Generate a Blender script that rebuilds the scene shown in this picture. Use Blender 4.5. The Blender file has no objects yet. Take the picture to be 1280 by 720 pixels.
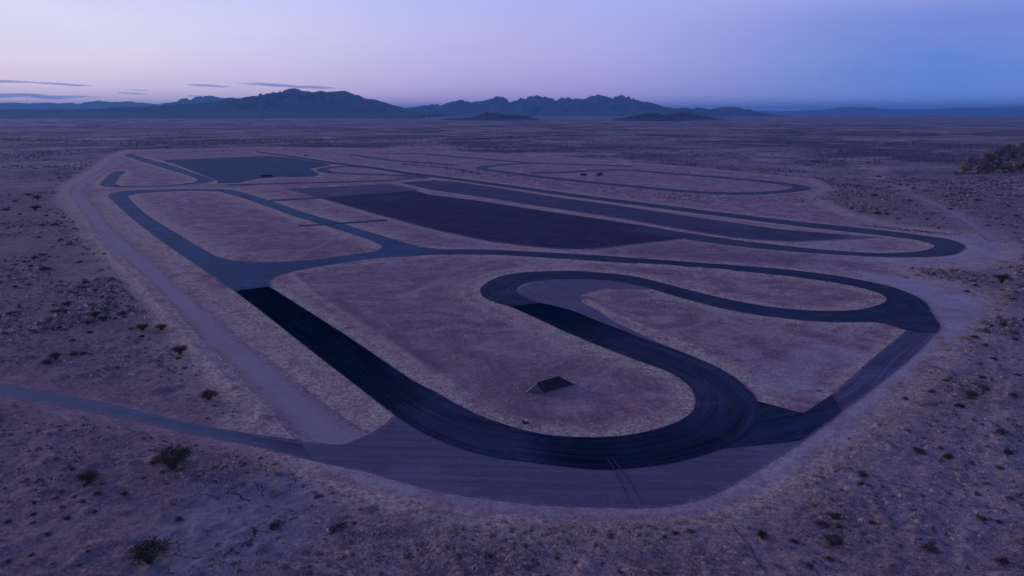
import bpy, bmesh, math, random
import numpy as np
from mathutils import Vector, Matrix
from mathutils.geometry import delaunay_2d_cdt

random.seed(7)
RNG = np.random.default_rng(7)
scene = bpy.context.scene
COL = scene.collection

# ------------------------------------------------------------------ camera
CAM_H = 40.0                       # drone height above the flat, metres
FOC = 853.0                        # focal length in 1280-wide pixels
HORIZON = 140.0
PITCH = math.atan((360.0 - HORIZON) / FOC)
cam_data = bpy.data.cameras.new('camera')
cam_data.sensor_width = 36.0
cam_data.lens = 36.0 * FOC / 1280.0
cam_data.clip_start = 0.5
cam_data.clip_end = 200000.0
cam = bpy.data.objects.new('camera', cam_data)
COL.objects.link(cam)
cam.location = (0, 0, CAM_H)
cam.rotation_euler = (math.pi / 2 - PITCH, 0, 0)
scene.camera = cam

# ------------------------------------------------------------------ sky, sun, exposure
SUN_AZ = math.radians(-62)         # left of the view direction (+Y)
SUN_EL = math.radians(10)
SDIR = (math.sin(SUN_AZ), math.cos(SUN_AZ), 0.0)

def lin(c):
    return tuple((v / 12.92 if v <= 0.04045 else ((v + 0.055) / 1.055) ** 2.4) for v in [q / 255.0 for q in c]) + (1.0,)

world = bpy.data.worlds.new('World')
scene.world = world
world.use_nodes = True
wt = world.node_tree
wt.nodes.clear()
def wn(t, **kw):
    n = wt.nodes.new(t)
    for k, v in kw.items():
        setattr(n, k, v)
    return n
def wm(op, a, b=None, c=None, clamp=False):
    n = wn('ShaderNodeMath', operation=op, use_clamp=clamp)
    for i, v in enumerate((a, b, c)):
        if v is None:
            continue
        if isinstance(v, (int, float)):
            n.inputs[i].default_value = v
        else:
            wt.links.new(v, n.inputs[i])
    return n.outputs[0]
wtc = wn('ShaderNodeTexCoord')
wsep = wn('ShaderNodeSeparateXYZ'); wt.links.new(wtc.outputs['Generated'], wsep.inputs[0])
wx, wy, wz = wsep.outputs
whl = wm('SQRT', wm('ADD', wm('ADD', wm('MULTIPLY', wx, wx), wm('MULTIPLY', wy, wy)), 1e-5))
wdot = wm('DIVIDE', wm('ADD', wm('MULTIPLY', wx, SDIR[0]), wm('MULTIPLY', wy, SDIR[1])), whl)
def wramp(stops):
    r = wn('ShaderNodeValToRGB')
    r.color_ramp.interpolation = 'EASE'
    e = r.color_ramp.elements
    while len(e) < len(stops):
        e.new(0.5)
    for el, (p, c) in zip(e, stops):
        el.position = p; el.color = lin(c)
    wt.links.new(wm('ADD', wz, 0.0, clamp=True), r.inputs[0])
    return r.outputs[0]
ZEN = (58, 74, 164)
sunward = wramp([(0.0, (252, 222, 236)), (0.05, (234, 219, 234)), (0.10, (220, 219, 237)), (0.165, (204, 210, 244)), (0.36, (112, 132, 205)), (0.95, ZEN)])
side = wramp([(0.0, (198, 170, 222)), (0.05, (184, 172, 222)), (0.10, (178, 176, 226)), (0.165, (166, 174, 232)), (0.36, (100, 120, 198)), (0.95, ZEN)])
anti = wramp([(0.0, (122, 156, 236)), (0.05, (94, 132, 208)), (0.10, (106, 130, 206)), (0.165, (150, 160, 222)), (0.36, (96, 116, 196)), (0.95, ZEN)])
def wmix(f, a, b):
    n = wn('ShaderNodeMix', data_type='RGBA')
    wt.links.new(f, n.inputs[0]); wt.links.new(a, n.inputs[6]); wt.links.new(b, n.inputs[7])
    return n.outputs[2]
def wsmooth(lo, hi):
    n = wn('ShaderNodeMapRange', interpolation_type='SMOOTHSTEP')
    wt.links.new(wdot, n.inputs[0]); n.inputs[1].default_value = lo; n.inputs[2].default_value = hi
    return n.outputs[0]
wcol = wmix(wsmooth(0.42, 0.98), wmix(wsmooth(-0.08, 0.52), anti, side), sunward)
sky = wn('ShaderNodeTexSky', sky_type='NISHITA')
sky.sun_disc = False
sky.sun_elevation = math.radians(1.0)
sky.sun_rotation = SUN_AZ
wmp = wn('ShaderNodeMapping'); wt.links.new(wtc.outputs['Generated'], wmp.inputs['Vector']); wmp.inputs['Scale'].default_value = (3.0, 3.0, 11.0)
wno = wn('ShaderNodeTexNoise'); wt.links.new(wmp.outputs[0], wno.inputs['Vector']); wno.inputs['Scale'].default_value = 1.6; wno.inputs['Detail'].default_value = 6; wno.inputs['Roughness'].default_value = 0.6; wno.inputs['Distortion'].default_value = 0.4
wveil = wn('ShaderNodeMapRange'); wt.links.new(wno.outputs[0], wveil.inputs[0]); wveil.inputs[1].default_value = 0.3; wveil.inputs[2].default_value = 0.7; wveil.inputs[3].default_value = 0.0; wveil.inputs[4].default_value = 0.16
wpale = wn('ShaderNodeRGB'); wpale.outputs[0].default_value = lin((168, 164, 214))
wcol = wmix(wveil.outputs[0], wcol, wpale.outputs[0])
wbg1 = wn('ShaderNodeBackground'); wt.links.new(wcol, wbg1.inputs[0]); wbg1.inputs[1].default_value = 1.18
wbg2 = wn('ShaderNodeBackground'); wt.links.new(sky.outputs[0], wbg2.inputs[0]); wbg2.inputs[1].default_value = 0.006
wadd = wn('ShaderNodeAddShader'); wt.links.new(wbg1.outputs[0], wadd.inputs[0]); wt.links.new(wbg2.outputs[0], wadd.inputs[1])
wout = wn('ShaderNodeOutputWorld'); wt.links.new(wadd.outputs[0], wout.inputs[0])

sd = bpy.data.lights.new('sun', 'SUN')
sd.energy = 0.85
sd.angle = math.radians(10)
sd.color = (1.0, 0.80, 0.86)
sun = bpy.data.objects.new('sun', sd)
COL.objects.link(sun)
sun_vec = Vector((SDIR[0] * math.cos(SUN_EL), SDIR[1] * math.cos(SUN_EL), math.sin(SUN_EL)))
sun.rotation_euler = sun_vec.to_track_quat('Z', 'Y').to_euler()
sun.location = (-200, 200, 300)

vs = scene.view_settings
vs.view_transform = 'Standard'
vs.look = 'None'
vs.exposure = 0.0
vs.gamma = 1.0
vs.use_curve_mapping = False
scene.render.engine = 'CYCLES'

# ------------------------------------------------------------------ geometry helpers
CP, SP = math.cos(PITCH), math.sin(PITCH)
def ray(px, py):
    a = (np.asarray(px, float) - 640.0) / FOC
    b = (360.0 - np.asarray(py, float)) / FOC
    return a, CP + b * SP, -SP + b * CP
def at(px, py, z=0.0):
    """world x, y of the point at height z that stands where the photograph shows (px, py)"""
    dx, dy, dz = ray(px, py)
    s = (z - CAM_H) / dz
    return dx * s, dy * s
def ppm(px, py):
    """pixels per metre at the ground there"""
    x, y = at(px, py)
    return FOC / math.sqrt(x * x * 0.0 + (y * CP + CAM_H * SP) ** 2)
def to_px(x, y, z=0.0):
    d = y * CP - (z - CAM_H) * SP
    u = y * SP + (z - CAM_H) * CP
    return 640 + FOC * x / d, 360 - FOC * u / d

def catmull(pts, n):
    P = np.asarray(pts, float)
    Q = np.vstack([2 * P[0] - P[1], P, 2 * P[-1] - P[-2]])
    t = np.linspace(0, 1, n, endpoint=False)[:, None]
    out = []
    for i in range(1, len(Q) - 2):
        a, b, c, d = Q[i - 1], Q[i], Q[i + 1], Q[i + 2]
        out.append(0.5 * (2 * b + (c - a) * t + (2 * a - 5 * b + 4 * c - d) * t ** 2 + (3 * b - a - 3 * c + d) * t ** 3))
    return np.vstack(out + [P[-1:]])

def _h(ix, iy, s):
    n = (ix * 374761393 + iy * 668265263 + s * 1274126177) & 0xFFFFFFFF
    n = ((n ^ (n >> 13)) * 1274126177) & 0xFFFFFFFF
    return ((n ^ (n >> 16)) & 0xFFFFFF) / float(0xFFFFFF)
def vnoise(x, y, s=0):
    x = np.asarray(x, float); y = np.asarray(y, float)
    ix = np.floor(x).astype(np.int64); iy = np.floor(y).astype(np.int64)
    fx = x - ix; fy = y - iy
    fx = fx * fx * (3 - 2 * fx); fy = fy * fy * (3 - 2 * fy)
    a = _h(ix, iy, s); b = _h(ix + 1, iy, s); c = _h(ix, iy + 1, s); d = _h(ix + 1, iy + 1, s)
    return (a + (b - a) * fx) * (1 - fy) + (c + (d - c) * fx) * fy
def fbm(x, y, s=0, o=4):
    v = 0.0; a = 0.5; tot = 0.0
    for k in range(o):
        v = v + a * vnoise(x * 2 ** k + 13.7 * k, y * 2 ** k + 7.3 * k, s + k); tot += a; a *= 0.5
    return v / tot
def sstep(a, b, x):
    t = np.clip((x - a) / (b - a), 0, 1)
    return t * t * (3 - 2 * t)

def poly_sdf(x, y, poly, reach):
    """signed distance (negative inside) to a world polygon, exact within reach of it"""
    P = np.asarray(poly, float)
    out = np.full(x.shape, 1e6)
    m = (x > P[:, 0].min() - reach) & (x < P[:, 0].max() + reach) & (y > P[:, 1].min() - reach) & (y < P[:, 1].max() + reach)
    if not m.any():
        return out
    X = x[m]; Y = y[m]
    d2 = np.full(X.shape, 1e12); ins = np.zeros(X.shape, bool)
    for i in range(len(P)):
        ax, ay = P[i - 1]; bx, by = P[i]
        ex, ey = bx - ax, by - ay
        L = ex * ex + ey * ey
        if L < 1e-12:
            continue
        t = np.clip(((X - ax) * ex + (Y - ay) * ey) / L, 0, 1)
        d2 = np.minimum(d2, (X - ax - t * ex) ** 2 + (Y - ay - t * ey) ** 2)
        if by != ay:
            c = ((ay > Y) != (by > Y)) & (X < (bx - ax) * (Y - ay) / (by - ay) + ax)
            ins ^= c
    out[m] = np.where(ins, -1, 1) * np.sqrt(d2)
    return out

def W(pts):
    a = np.asarray(pts, float)
    x, y = at(a[:, 0], a[:, 1])
    return np.stack([x, y], 1)

def mesh_np(name, V, F, mat=None, smooth=False):
    me = bpy.data.meshes.new(name)
    V = np.asarray(V, np.float32); F = np.asarray(F, np.int32)
    k = F.shape[1]
    me.vertices.add(len(V)); me.vertices.foreach_set('co', V.ravel())
    me.loops.add(F.size); me.loops.foreach_set('vertex_index', F.ravel())
    me.polygons.add(len(F))
    me.polygons.foreach_set('loop_start', np.arange(0, F.size, k, dtype=np.int32))
    if smooth:
        me.polygons.foreach_set('use_smooth', np.ones(len(F), bool))
    me.update(calc_edges=True)
    if mat:
        me.materials.append(mat)
    return me
def attr_col(me, name, C):
    C = np.asarray(C, np.float32)
    if C.shape[1] == 3:
        C = np.hstack([C, np.ones((len(C), 1), np.float32)])
    a = me.attributes.new(name, 'FLOAT_COLOR', 'POINT')
    a.data.foreach_set('color', C.ravel())
def attr_f(me, name, v):
    a = me.attributes.new(name, 'FLOAT', 'POINT')
    a.data.foreach_set('value', np.asarray(v, np.float32))
def link(name, me, parent=None):
    o = bpy.data.objects.new(name, me)
    COL.objects.link(o)
    if parent:
        o.parent = parent
    return o
def tag(o, label=None, cat=None, group=None, kind=None):
    if label: o['label'] = label
    if cat: o['category'] = cat
    if group: o['group'] = group
    if kind: o['kind'] = kind
    return o
def empty(name, loc, rz=0.0):
    o = bpy.data.objects.new(name, None)
    COL.objects.link(o)
    o.location = loc; o.rotation_euler = (0, 0, rz)
    o.empty_display_size = 0.3
    return o
def copy_tree(o, parent=None):
    c = o.copy(); COL.objects.link(c); c.parent = parent
    for ch in list(o.children):
        copy_tree(ch, c)
    return c

# ------------------------------------------------------------------ traced layout of the circuit (stations: one edge | other edge | darkness)
NW_LOOP = [(252,336,271,321),(215,311,236,301),(190,293,213,287),(167,275,187,271),(150,260,171,257.5),(140,250.5,163,249.5),(135,246,160.5,245.8),(136.5,243,163,243.8),(142,240.3,170,242.4),(162,238.2,185,240.8),(212,236.5,215,239.2),(250,236.2,245,238.6),(280,236.4,270,239.2),(298,239,286,242.8),(320,245.5,307,248.8),(350,255,337,259.5),(381,266,372,271.5),(422,277.5,409,283),(453,287.5,444,294),(475,294,466,301.5),(491,299,478,308)]
JUNCTION = [(252,336),(293,364),(337,358.5),(337.3,353),(341,348),(351,343),(375,337.3),(400,333),(440,326.5),(475,322),(525,319),(525,308.5),(508,304),(491,299),(478,308),(473,312.5),(466,315),(428,319.7),(391,325),(350,327.5),(320,327.7),(288,325.5),(271,321)]
CENTRE = [(525,308.5,525,319,.05),(550,311.5,550,318.3,.12),(600,312,600,318.3,.22),(631,313,631,319,.32),(690,316,690,322.7,.42),(750,319.5,750,326.6,.48),(881,329,881,336),(972,336,960,343),(1040,344,1025,350.5),(1085,352,1066,357.5),(1117,359.5,1088,363),(1144,370,1101,367.6),(1157.6,379,1107.5,372),(1163,388,1107,377),(1153,395,1099,381),(1130,399,1085,385),(1099,402,1065,388),(1060,403,1035,389),(1017,401.6,990,386.7),(954,395,945,381),(904,386,890,370),(849.5,372,836,356),(804,358.6,795,346),(772,352,760,341.8),(740,349.3,728,339.2),(709,348.8,696,338.9),(690,349.6,668,339.8),(678,350.8,645,341.8),(664,353,625,346),(653,356,611,352),(647,360,602,358.5),(646,364,600,363.5),(650,369,604,371),(660,374,617,377.5),(676,379,638,383.5)]
FRONT = [(676,379,638,383.5,1.0),(694,383,655,391,1.0),(719,390,680,402.5,.95),(748,402,708,415.5,.85),(784,415.5,740,429,.7),(806,424.5,770,441,.55),(838,435,797,451,.48),(871,448,828,462,.45),(900,461,849,473,.42),(925,477,864,486,.42),(943,495,869,500,.45),(949,510,868,508,.5),(948,524,864,516,.55),(935,545,849,526.5,.66),(906,560,820,537,.74),(860,574.5,785,544.5,.78),(817,583,748,547,.82),(754,587.5,712,546.5,.84),(700,583,680,543.5,.80),(650,576.5,640,534,.52),(608,570,600,520,.5),(570,559,570,505,.52),(530,542,545,491,.6),(494,520,515,475.5,.8),(446,483,480,451.8,.92),(400,447.5,444,427,.96),(360,416,410,405,1.0),(333,394.5,380,386,1.0),(293,364,337,358.5,1.0)]
APRON = [(375,551),(422,556),(440,551.5),(461,542.5),(480,531.5),(494,520),(545,515),(600,545),(700,565),(800,562),(860,545),(905,515),(920,490),(949,503),(1004,517),(1039,494),(1053,514),(1002,553),(956,582.5),(930,598.5),(904,613),(880,622.5),(855,629.5),(830,633.5),(800,635.3),(767,635),(692,632.5),(650,629),(608,624),(570,618.5),(537,612),(500,602),(462,591),(400,578),(391,575)]
DARK_LINK = [(925,500),(949,502.5),(1004,517),(1039,494),(1053,514),(1000,551),(950,556.5),(906,561),(915,545)]
DIAGONAL = [(1133,413,1171,415.5),(1105,436,1150,438),(1080,457,1125,460),(1053,481,1085,491),(1039,494,1053,514)]
TAIL = [(1085,402),(1130,398),(1150,393),(1160,386),(1165,391),(1168.5,397),(1175.5,407),(1173,413.5),(1166,417),(1133,413),(1112,406.5),(1101,404)]
INNER_APRON = [(653,358),(680,349),(709,347.5),(745,348),(772,351),(802,358),(812,362),(790,361.5),(777,360.8),(760,360.8),(748,362.5),(735,365.5),(727,368.5),(725.5,372),(730,377.6),(748,388.5),(770,403),(799,417),(835,433.6),(800,424),(748,403),(719,391),(694,384),(676,380),(650,371),(646,364)]
ACCESS = [(-75,466,-75,480.5),(0,478,0,495),(59,489,78,508),(137,504,156,524),(195,518,234,541.5),(254,532,312,557,.25),(312,541.6,352,566.5,.7),(378,551,400,578,1.0)]
PERIM = [(398,574,486,546),(369,550,452,536),(336,512,414,510),(305,479,370,476),(273,444,332,444),(257,431,312,433),(222,390,271,397),(194,358.5,232,366),(156,324,194,331),(125,296,155,298),(104,268,128.5,272),(90,247,111,251),(86,241,106.5,242),(88,236,108,234.5),(97,229,118,225.5),(125,212.5,138,212.5),(144,203.5,153,205),(143,197,152,198)]
NW_SMALL = [(156,213.6,157,216),(142,215,152,218.5),(133,221.5,148,223.5),(124,231.2,145,229.5),(134,233.4,151,232),(150,234.1,166,232.6),(200,233.5,200,231.8),(237,231,228,229.8),(262,227.8,243,227.3),(267.5,224.8,246,224),(250,218.8,235,219.6),(212.5,206.2,207.5,211),(180,197.3,180,203),(165,192.5,153,194)]
PADDOCK = [(202,200.3),(260,197.5),(300,196.3),(340,194.8),(365,197.2),(400,203),(415,206),(388,211),(400,218),(392,221),(345,221.5),(320,223.5),(300,228.5),(272,229.2),(272,226),(250,217.5),(225,207.5)]
MAIN = [(322,189.4,319,190.5),(370,195.4,366,197),(412,202,408,204),(475,209.6,470,212),(515,215.6,510,218.8),(550,219.8,548,222.8),(620,229,618,232.4),(700,240,700,244.2),(790,251.5,790,256),(881,263,881,268),(972,274,972,279.5),(1017,279,1015,284.8),(1080,285.6,1072,291),(1108,288.6,1098,293.8),(1153,294.5,1139,299),(1182,298.3,1157,302.5),(1200,303.5,1166,306),(1207,309.6,1166.5,309.8),(1194,318,1152,313.6),(1167,321,1133,315.6),(1108,321.4,1092,316.4),(1017,316.5,1015,311),(926,308.3,930,301.5),(881,302.5,881,294.6),(836,296.5,838,288),(790,290,800,281.5)]
DARK_LOT = [(397,247.3),(445,243),(519,238),(537,243),(600,250.8),(662,260.5),(750,273.5),(800,281),(838,288),(862,296.5),(849,300),(800,305.5),(745,312),(709,312),(662,309),(616,303),(584,297),(537,286.5),(475,270),(412,251.6)]
OLD_LOT = [(355,236.3),(420,233),(485,229.6),(505,233),(525,237.3),(519,238.5),(445,243.5),(397,247.8),(376,242)]
STRIP_LOT = [(497,228),(544,225),(575,227.8),(620,234.2),(700,247),(750,253.5),(836,266),(900,275.5),(972,286),(1062,293.5),(1104,297),(1085,298.5),(990,303),(930,299),(881,292),(800,278),(750,269.5),(662,256.5),(600,246.5),(537,237.5),(510,231)]
COMPOUND = [(78,243),(86,232),(118,212),(138,195),(160,187.5),(330,183.5),(520,186.5),(700,196),(860,209),(1010,224),(1035,236),(1010,246),(1060,268),(1120,282),(1190,291),(1240,296),(1268,310),(1262,325),(1215,334),(1120,333),(1150,345),(1205,360),(1235,383),(1225,397),(1190,425),(1130,476),(1075,520),(1010,572),(930,620),(868,642),(770,650),(690,647),(600,638),(520,622),(440,602),(385,588),(360,560),(345,545),(300,500),(258,455),(215,402),(180,368),(150,332),(116,298),(96,270)]
INFIELD = [(372,348),(400,342),(500,329),(580,326.5),(640,328),(610,338),(585,350),(578,362),(590,378),(630,398),(700,431),(780,462),(830,482),(842,500),(820,517),(760,527),(690,526),(640,516),(585,493),(520,455),(440,403),(385,362)]
EAST_IN = [(760,366),(860,388),(960,405),(1060,412),(1110,420),(1060,462),(1000,505),(962,494),(930,455),(870,425),(800,395)]
# ------------------------------------------------------------------ materials
def new_mat(name):
    m = bpy.data.materials.new(name); m.use_nodes = True
    nt = m.node_tree; nt.nodes.clear()
    return m, nt
class NT:
    def __init__(s, nt): s.t = nt
    def n(s, t, **kw):
        x = s.t.nodes.new(t)
        for k, v in kw.items(): setattr(x, k, v)
        return x
    def l(s, a, b): s.t.links.new(a, b)
    def put(s, sock, v):
        if v is None: return
        if hasattr(v, 'is_output'): s.l(v, sock)
        elif isinstance(v, (tuple, list)) and len(v) == 3 and sock.type == 'RGBA': sock.default_value = (*v, 1)
        else: sock.default_value = v
    def m(s, op, a, b=None, c=None, clamp=False):
        x = s.n('ShaderNodeMath', operation=op, use_clamp=clamp)
        for i, v in enumerate((a, b, c)): s.put(x.inputs[i], v)
        return x.outputs[0]
    def mix(s, f, a, b, mode='MIX'):
        x = s.n('ShaderNodeMix', data_type='RGBA', blend_type=mode)
        s.put(x.inputs[0], f); s.put(x.inputs[6], a); s.put(x.inputs[7], b)
        return x.outputs[2]
    def noise(s, vec, scale, detail=3.0, rough=0.55, dist=0.0):
        x = s.n('ShaderNodeTexNoise'); s.put(x.inputs['Vector'], vec)
        x.inputs['Scale'].default_value = scale; x.inputs['Detail'].default_value = detail
        x.inputs['Roughness'].default_value = rough; x.inputs['Distortion'].default_value = dist
        return x.outputs[0]
    def voro(s, vec, scale, feature='F1', rnd=1.0):
        x = s.n('ShaderNodeTexVoronoi', feature=feature); s.put(x.inputs['Vector'], vec)
        x.inputs['Scale'].default_value = scale; x.inputs['Randomness'].default_value = rnd
        return x
    def rng(s, v, a, b, c=0.0, d=1.0, smooth=True):
        x = s.n('ShaderNodeMapRange', interpolation_type='SMOOTHSTEP' if smooth else 'LINEAR')
        s.put(x.inputs[0], v)
        for i, q in zip((1, 2, 3, 4), (a, b, c, d)): x.inputs[i].default_value = q
        return x.outputs[0]
    def attr(s, name, out='Fac'):
        x = s.n('ShaderNodeAttribute', attribute_name=name)
        return x.outputs[out]
    def pos(s):
        return s.n('ShaderNodeNewGeometry').outputs['Position']
    def bump(s, h, strength, dist, normal=None):
        x = s.n('ShaderNodeBump'); x.inputs['Strength'].default_value = strength; x.inputs['Distance'].default_value = dist
        s.put(x.inputs['Height'], h)
        if normal is not None: s.l(normal, x.inputs['Normal'])
        return x.outputs[0]
    def out(s, col, rough=0.9, normal=None, spec=0.2):
        b = s.n('ShaderNodeBsdfPrincipled')
        s.put(b.inputs['Base Color'], col); s.put(b.inputs['Roughness'], rough)
        b.inputs['Specular IOR Level'].default_value = spec
        if normal is not None: s.l(normal, b.inputs['Normal'])
        o = s.n('ShaderNodeOutputMaterial'); s.l(b.outputs[0], o.inputs[0])
        return b

SAND_A = (0.345, 0.226, 0.198)
SAND_B = (0.225, 0.146, 0.142)
def soil_colour(N, P):
    big = N.noise(P, 0.012, 4, 0.6)
    mid = N.noise(P, 0.11, 4, 0.6, 0.6)
    fine = N.noise(P, 1.0, 5, 0.68)
    grit = N.noise(P, 6.0, 3, 0.7)
    clod = N.noise(P, 2.6, 4, 0.72, 0.6)
    c = N.mix(N.rng(big, 0.40, 0.60), SAND_B, SAND_A)
    c = N.mix(N.m('MULTIPLY', N.rng(mid, 0.46, 0.60), 0.7), c, (0.43, 0.300, 0.250))
    c = N.mix(N.m('MULTIPLY', N.rng(mid, 0.46, 0.36), 0.5), c, (0.190, 0.125, 0.130))
    c = N.mix(N.m('MULTIPLY', N.rng(fine, 0.50, 0.38), 0.75), c, (0.125, 0.084, 0.090))
    c = N.mix(N.m('MULTIPLY', N.rng(fine, 0.53, 0.64), 0.65), c, (0.54, 0.385, 0.320))
    c = N.mix(N.m('MULTIPLY', N.rng(clod, 0.48, 0.38), 0.55), c, (0.110, 0.070, 0.080))
    c = N.mix(N.m('MULTIPLY', N.rng(clod, 0.54, 0.64), 0.6), c, (0.60, 0.43, 0.355))
    c = N.mix(N.m('MULTIPLY', N.rng(grit, 0.54, 0.64), 0.5), c, (0.62, 0.46, 0.39))
    c = N.mix(N.m('MULTIPLY', N.rng(grit, 0.46, 0.36), 0.5), c, (0.10, 0.07, 0.078))
    peb = N.voro(P, 1.15)
    c = N.mix(N.m('MULTIPLY', N.rng(peb.outputs[0], 0.24, 0.12), 0.6), c, N.mix(N.rng(peb.outputs['Color'], 0.3, 0.6), (0.66, 0.50, 0.42), (0.07, 0.05, 0.055)))
    c = N.mix(1.0, c, (0.98, 0.92, 0.91), 'MULTIPLY')
    return c, fine, grit

def ground_material():
    m, nt = new_mat('desert_soil'); N = NT(nt); P = N.pos()
    c, fine, grit = soil_colour(N, P)
    za = N.n('ShaderNodeSeparateColor'); N.l(N.attr('zone_a', 'Color'), za.inputs[0])
    zb = N.n('ShaderNodeSeparateColor'); N.l(N.attr('zone_b', 'Color'), zb.inputs[0])
    graded, shoulder, darksoil_vignette = za.outputs[:3]
    playa, pale, scrubby = zb.outputs[:3]
    # graded, wheel-packed earth inside the circuit
    gn = N.noise(P, 0.35, 5, 0.65, 1.2)
    packed = N.mix(N.rng(gn, 0.40, 0.60), (0.355, 0.190, 0.168), (0.455, 0.262, 0.215))
    sweep = N.noise(P, 0.06, 5, 0.7, 2.6)
    packed = N.mix(N.m('MULTIPLY', N.rng(sweep, 0.50, 0.58), 0.8), packed, (0.54, 0.385, 0.315))
    packed = N.mix(N.m('MULTIPLY', N.rng(sweep, 0.48, 0.40), 0.8), packed, (0.235, 0.130, 0.135))
    scr = N.noise(P, 0.22, 6, 0.75, 3.5)
    packed = N.mix(N.m('MULTIPLY', N.rng(scr, 0.48, 0.40), 0.45), packed, (0.215, 0.120, 0.125))
    packed = N.mix(N.m('MULTIPLY', N.rng(scr, 0.54, 0.62), 0.35), packed, (0.54, 0.375, 0.30))
    packed = N.mix(N.m('MULTIPLY', N.rng(fine, 0.53, 0.64), 0.30), packed, (0.60, 0.41, 0.31))
    packed = N.mix(N.m('MULTIPLY', N.rng(grit, 0.54, 0.64), 0.32), packed, (0.64, 0.46, 0.36))
    packed = N.mix(N.m('MULTIPLY', N.rng(fine, 0.49, 0.38), 0.35), packed, (0.19, 0.112, 0.115))
    clod2 = N.noise(P, 1.7, 5, 0.74, 0.8)
    packed = N.mix(N.m('MULTIPLY', N.rng(clod2, 0.49, 0.39), 0.35), packed, (0.165, 0.095, 0.105))
    packed = N.mix(N.m('MULTIPLY', N.rng(clod2, 0.54, 0.64), 0.28), packed, (0.62, 0.425, 0.32))
    packed = N.mix(1.0, packed, (0.93, 0.92, 0.95), 'MULTIPLY')
    c = N.mix(graded, c, packed)
    sh = N.m('MULTIPLY', shoulder, N.rng(N.noise(P, 0.35, 6, 0.75), 0.36, 0.54))
    tan = N.mix(N.rng(clod2, 0.41, 0.59), (0.30, 0.195, 0.145), (0.76, 0.56, 0.37))
    tan = N.mix(N.m('MULTIPLY', N.rng(N.noise(P, 0.9, 5, 0.75), 0.55, 0.63), 0.5), tan, (0.78, 0.46, 0.26))
    c = N.mix(N.m('MULTIPLY', sh, 0.92), c, tan)
    dk = N.m('MULTIPLY', darksoil_vignette, N.rng(N.noise(P, 0.09, 5, 0.7, 1.0), 0.40, 0.58, 0.45, 1.0))
    c = N.mix(N.m('MULTIPLY', dk, 0.8), c, (0.185, 0.108, 0.122))
    c = N.mix(N.m('MULTIPLY', pale, N.rng(N.noise(P, 0.25, 4, 0.6), 0.25, 0.6, 0.5, 1.0)), c, N.mix(N.rng(clod2, 0.40, 0.60), (0.40, 0.320, 0.31), (0.58, 0.475, 0.45)))
    # far scrub read as speckle where single plants are sub-pixel
    v = N.voro(P, 0.22); v2 = N.voro(P, 0.075)
    sp = N.m('MAXIMUM', N.rng(v.outputs[0], 0.42, 0.22), N.rng(v2.outputs[0], 0.36, 0.2))
    c = N.mix(N.m('MULTIPLY', N.m('MULTIPLY', sp, scrubby), 0.7), c, (0.070, 0.056, 0.066))
    far = N.noise(P, 0.0035, 5, 0.65, 0.5)
    c = N.mix(N.m('MULTIPLY', N.m('MULTIPLY', N.rng(far, 0.47, 0.55), scrubby), 0.8), c, (0.068, 0.056, 0.070))
    far2 = N.noise(P, 0.012, 5, 0.7, 0.6)
    c = N.mix(N.m('MULTIPLY', N.m('MULTIPLY', N.rng(far2, 0.52, 0.60), scrubby), 0.55), c, (0.47, 0.33, 0.27))
    c = N.mix(N.m('MULTIPLY', N.m('MULTIPLY', N.rng(far2, 0.46, 0.40), scrubby), 0.5), c, (0.085, 0.062, 0.072))
    # dried mud with cracks
    pw = N.n('ShaderNodeVectorMath', operation='ADD'); N.l(P, pw.inputs[0])
    wob = N.n('ShaderNodeTexNoise'); wob.inputs['Scale'].default_value = 0.55; wob.inputs['Detail'].default_value = 4; N.l(P, wob.inputs['Vector'])
    ws = N.n('ShaderNodeVectorMath', operation='SCALE'); N.l(wob.outputs['Color'], ws.inputs[0]); ws.inputs['Scale'].default_value = 2.6; N.l(ws.outputs[0], pw.inputs[1])
    ce = N.voro(pw.outputs[0], 0.30, 'DISTANCE_TO_EDGE').outputs[0]
    ce2 = N.voro(pw.outputs[0], 1.15, 'DISTANCE_TO_EDGE').outputs[0]
    gate = N.rng(N.noise(P, 0.22, 3, 0.6), 0.44, 0.60)
    crack = N.m('MULTIPLY', N.m('MAXIMUM', N.rng(ce, 0.026, 0.008), N.m('MULTIPLY', N.rng(ce2, 0.030, 0.008), 0.5)), gate)
    mud = N.mix(N.rng(fine, 0.3, 0.7), (0.26, 0.20, 0.20), (0.36, 0.285, 0.275))
    c = N.mix(N.m('MULTIPLY', playa, 0.85), c, mud)
    crk = N.m('MULTIPLY', crack, N.rng(playa, 0.2, 0.6))
    c = N.mix(crk, c, (0.045, 0.035, 0.04))
    # relief
    h = N.m('ADD', N.m('ADD', N.m('MULTIPLY', N.noise(P, 0.75, 5, 0.66, 0.4), 0.8), N.m('MULTIPLY', N.noise(P, 2.3, 4, 0.7, 0.5), 0.55)), N.m('MULTIPLY', grit, 0.28))
    h = N.m('MULTIPLY', h, N.rng(graded, 0.0, 1.0, 1.0, 0.6))
    h = N.m('SUBTRACT', h, N.m('MULTIPLY', crk, 0.25))
    nrm = N.bump(h, 0.9, 0.5)
    N.out(c, 0.95, nrm, 0.12)
    return m

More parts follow.
